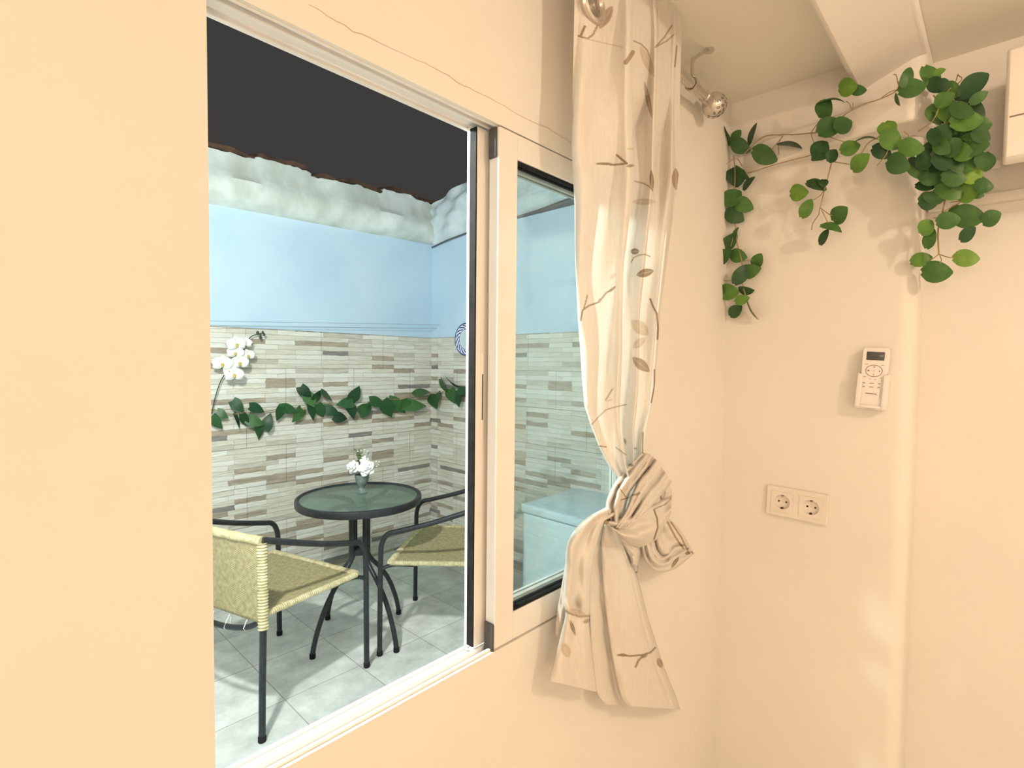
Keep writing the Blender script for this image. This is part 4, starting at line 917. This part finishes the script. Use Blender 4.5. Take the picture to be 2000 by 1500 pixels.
obj('cradle', hol_g, REMOTE_PLASTIC, hol)
rem = thing('remote_control', 'white air conditioner remote with grey display and round pad', 'remote', tuple(M0 @ Vector((0, -.07, .006))))
obj('body', rounded(.0255, .0725, .0275, .008, .006, .0255, M0), REMOTE_PLASTIC, rem, bevel=.002)
def rb(name, x0, y0, x1, y1, z0, z1, m, r=.0006): return obj(name, G().rbox((x0, y0, z0), (x1, y1, z1), r, 2, M0), m, rem)
rb('display', -.0185, .042, .0185, .0625, .0250, .0262, SCREEN)
g = G(); 
for rr_, w_ in ((.0170, .0007),): g.tube([(rr_*math.cos(a), .016+.0142*math.sin(a), .0257) for a in np.linspace(0, 2*math.pi, 41)[:-1]], w_, 6, close=True)
g.v = [tuple(M0 @ Vector(p)) for p in g.v]; obj('dial_ring', g, GREY_MARK, rem)
for x, y, r in ((0, .0255, .0014), (0, .0065, .0013), (-.0115, .016, .0019), (.0115, .016, .0016)):
    g = G().lathe([(r, .0253), (r, .0262)], (x, y, 0), 10); g.v = [tuple(M0 @ Vector(p)) for p in g.v]; obj('arrow_key', g, GREY_MARK, rem)
g = G().lathe([(.0030, .0253), (.0028, .0263)], (0, .016, 0), 14); g.v = [tuple(M0 @ Vector(p)) for p in g.v]; obj('centre_key', g, CREAM_PLASTIC, rem)
for x, y, w_ in ((-.0165, .0315, .0030), (.0165, .0310, .0030), (-.0175, .0005, .0022), (.0160, -.0005, .0022), (-.006, -.0045, .0018), (.004, -.0050, .0020)):
    rb('key_mark', x-w_, y-.0005, x+w_, y+.0005, .0253, .0260, GREY_MARK, .0002)
for y in (-.0145, -.0235):
    for x, w_ in ((-.0175, .0024), (-.0015, .0042), (.0140, .0026)):
        rb('key', x-w_-.0015, y-.0030, x+w_+.0015, y+.0030, .0253, .0261, REMOTE_PLASTIC, .0004)
        rb('key_mark', x-w_, y-.0008, x+w_, y+.0008, .0258, .0266, GREY_MARK, .0002)
rb('logo_bar', -.0130, -.0412, .0110, -.0392, .0253, .0260, GREY_MARK, .0003)
rb('cover_seam', .0170, -.050, .0176, -.004, .0253, .0258, GREY_MARK, .0001)

# ------------------------------------------------------------------ double socket
oc = (at(1497.6, 946.8, 'x', XR)+at(1620, 1025, 'x', XR))/2
M1 = wallM((XR, oc[1], oc[2]), math.radians(-1.2))
so = thing('double_socket', 'cream double wall socket plate low on the wall below the remote', 'socket', (XR, oc[1], oc[2]))
xc = [-.0755, -.0618, -.0092, .0092, .0618, .0755]; yc = [-.0405, -.0262, .0262, .0405]
V = [(x, y, z) for z in (0, .0095) for y in yc for x in xc]; ix = lambda i, j, k: k*24+j*6+i
cells = [(i, j) for i in range(5) for j in range(3) if not (j == 1 and i in (1, 3))]; F = []
for i, j in cells:
    F += [(ix(i, j, 1), ix(i+1, j, 1), ix(i+1, j+1, 1), ix(i, j+1, 1)), (ix(i, j, 0), ix(i, j+1, 0), ix(i+1, j+1, 0), ix(i+1, j, 0))]
    for di, dj, p, q in ((-1, 0, (0, 1), (0, 0)), (1, 0, (1, 0), (1, 1)), (0, -1, (0, 0), (1, 0)), (0, 1, (1, 1), (0, 1))):
        if (i+di, j+dj) not in cells: F.append((ix(i+p[0], j+p[1], 0), ix(i+q[0], j+q[1], 0), ix(i+q[0], j+q[1], 1), ix(i+p[0], j+p[1], 1)))
fpl = G().add([M1 @ Vector(p) for p in V], F)
obj('face_plate', fpl, CREAM_PLASTIC, so, bevel=.0018)
for cx_ in (-.0355, .0355):
    g = G(); T = M1 @ Matrix.Translation((cx_, 0, 0)); k = 32; h = .0275
    # square insert with a round well
    V = []; F = []
    sq = [];
    for i in range(k):
        a = 2*math.pi*i/k; c_, s_ = math.cos(a), math.sin(a); q = h/max(abs(c_), abs(s_)); sq.append((c_*q, s_*q))
    V = [(x, y, .0080) for x, y in sq]+[(x, y, .0112) for x, y in sq]+[(.0205*math.cos(2*math.pi*i/k), .0205*math.sin(2*math.pi*i/k), .0112) for i in range(k)]+[(.0198*math.cos(2*math.pi*i/k), .0198*math.sin(2*math.pi*i/k), .0100) for i in range(k)]
    for r_ in range(3): F += [(r_*k+i, r_*k+(i+1) % k, (r_+1)*k+(i+1) % k, (r_+1)*k+i) for i in range(k)]
    g.add([T @ Vector(p) for p in V], F)
    ins = obj('socket_insert', g, CREAM_PLASTIC, so, angle=30)
    g = G().lathe([(.0206, .0112), (.0198, .0100), (.0190, .0020), (.001, .0018)], (0, 0, 0), 32, caps=False); g.v = [tuple(T @ Vector(p)) for p in g.v]
    obj('socket_well', g, CREAM_PLASTIC, ins)
    for x in (-.0095, .0095):
        g = G().lathe([(.0026, .0015), (.0026, .0025)], (x, 0, 0), 10); g.v = [tuple(T @ Vector(p)) for p in g.v]; obj('contact_hole', g, HOLE, ins)
    for y in (-.0175, .0175):
        g = G().rbox((-.0028, y-.0022, .0014), (.0028, y+.0022, .0085), .0005, 1, T); obj('earth_clip', g, HOLE if y < 0 else STEEL_DARK, ins)
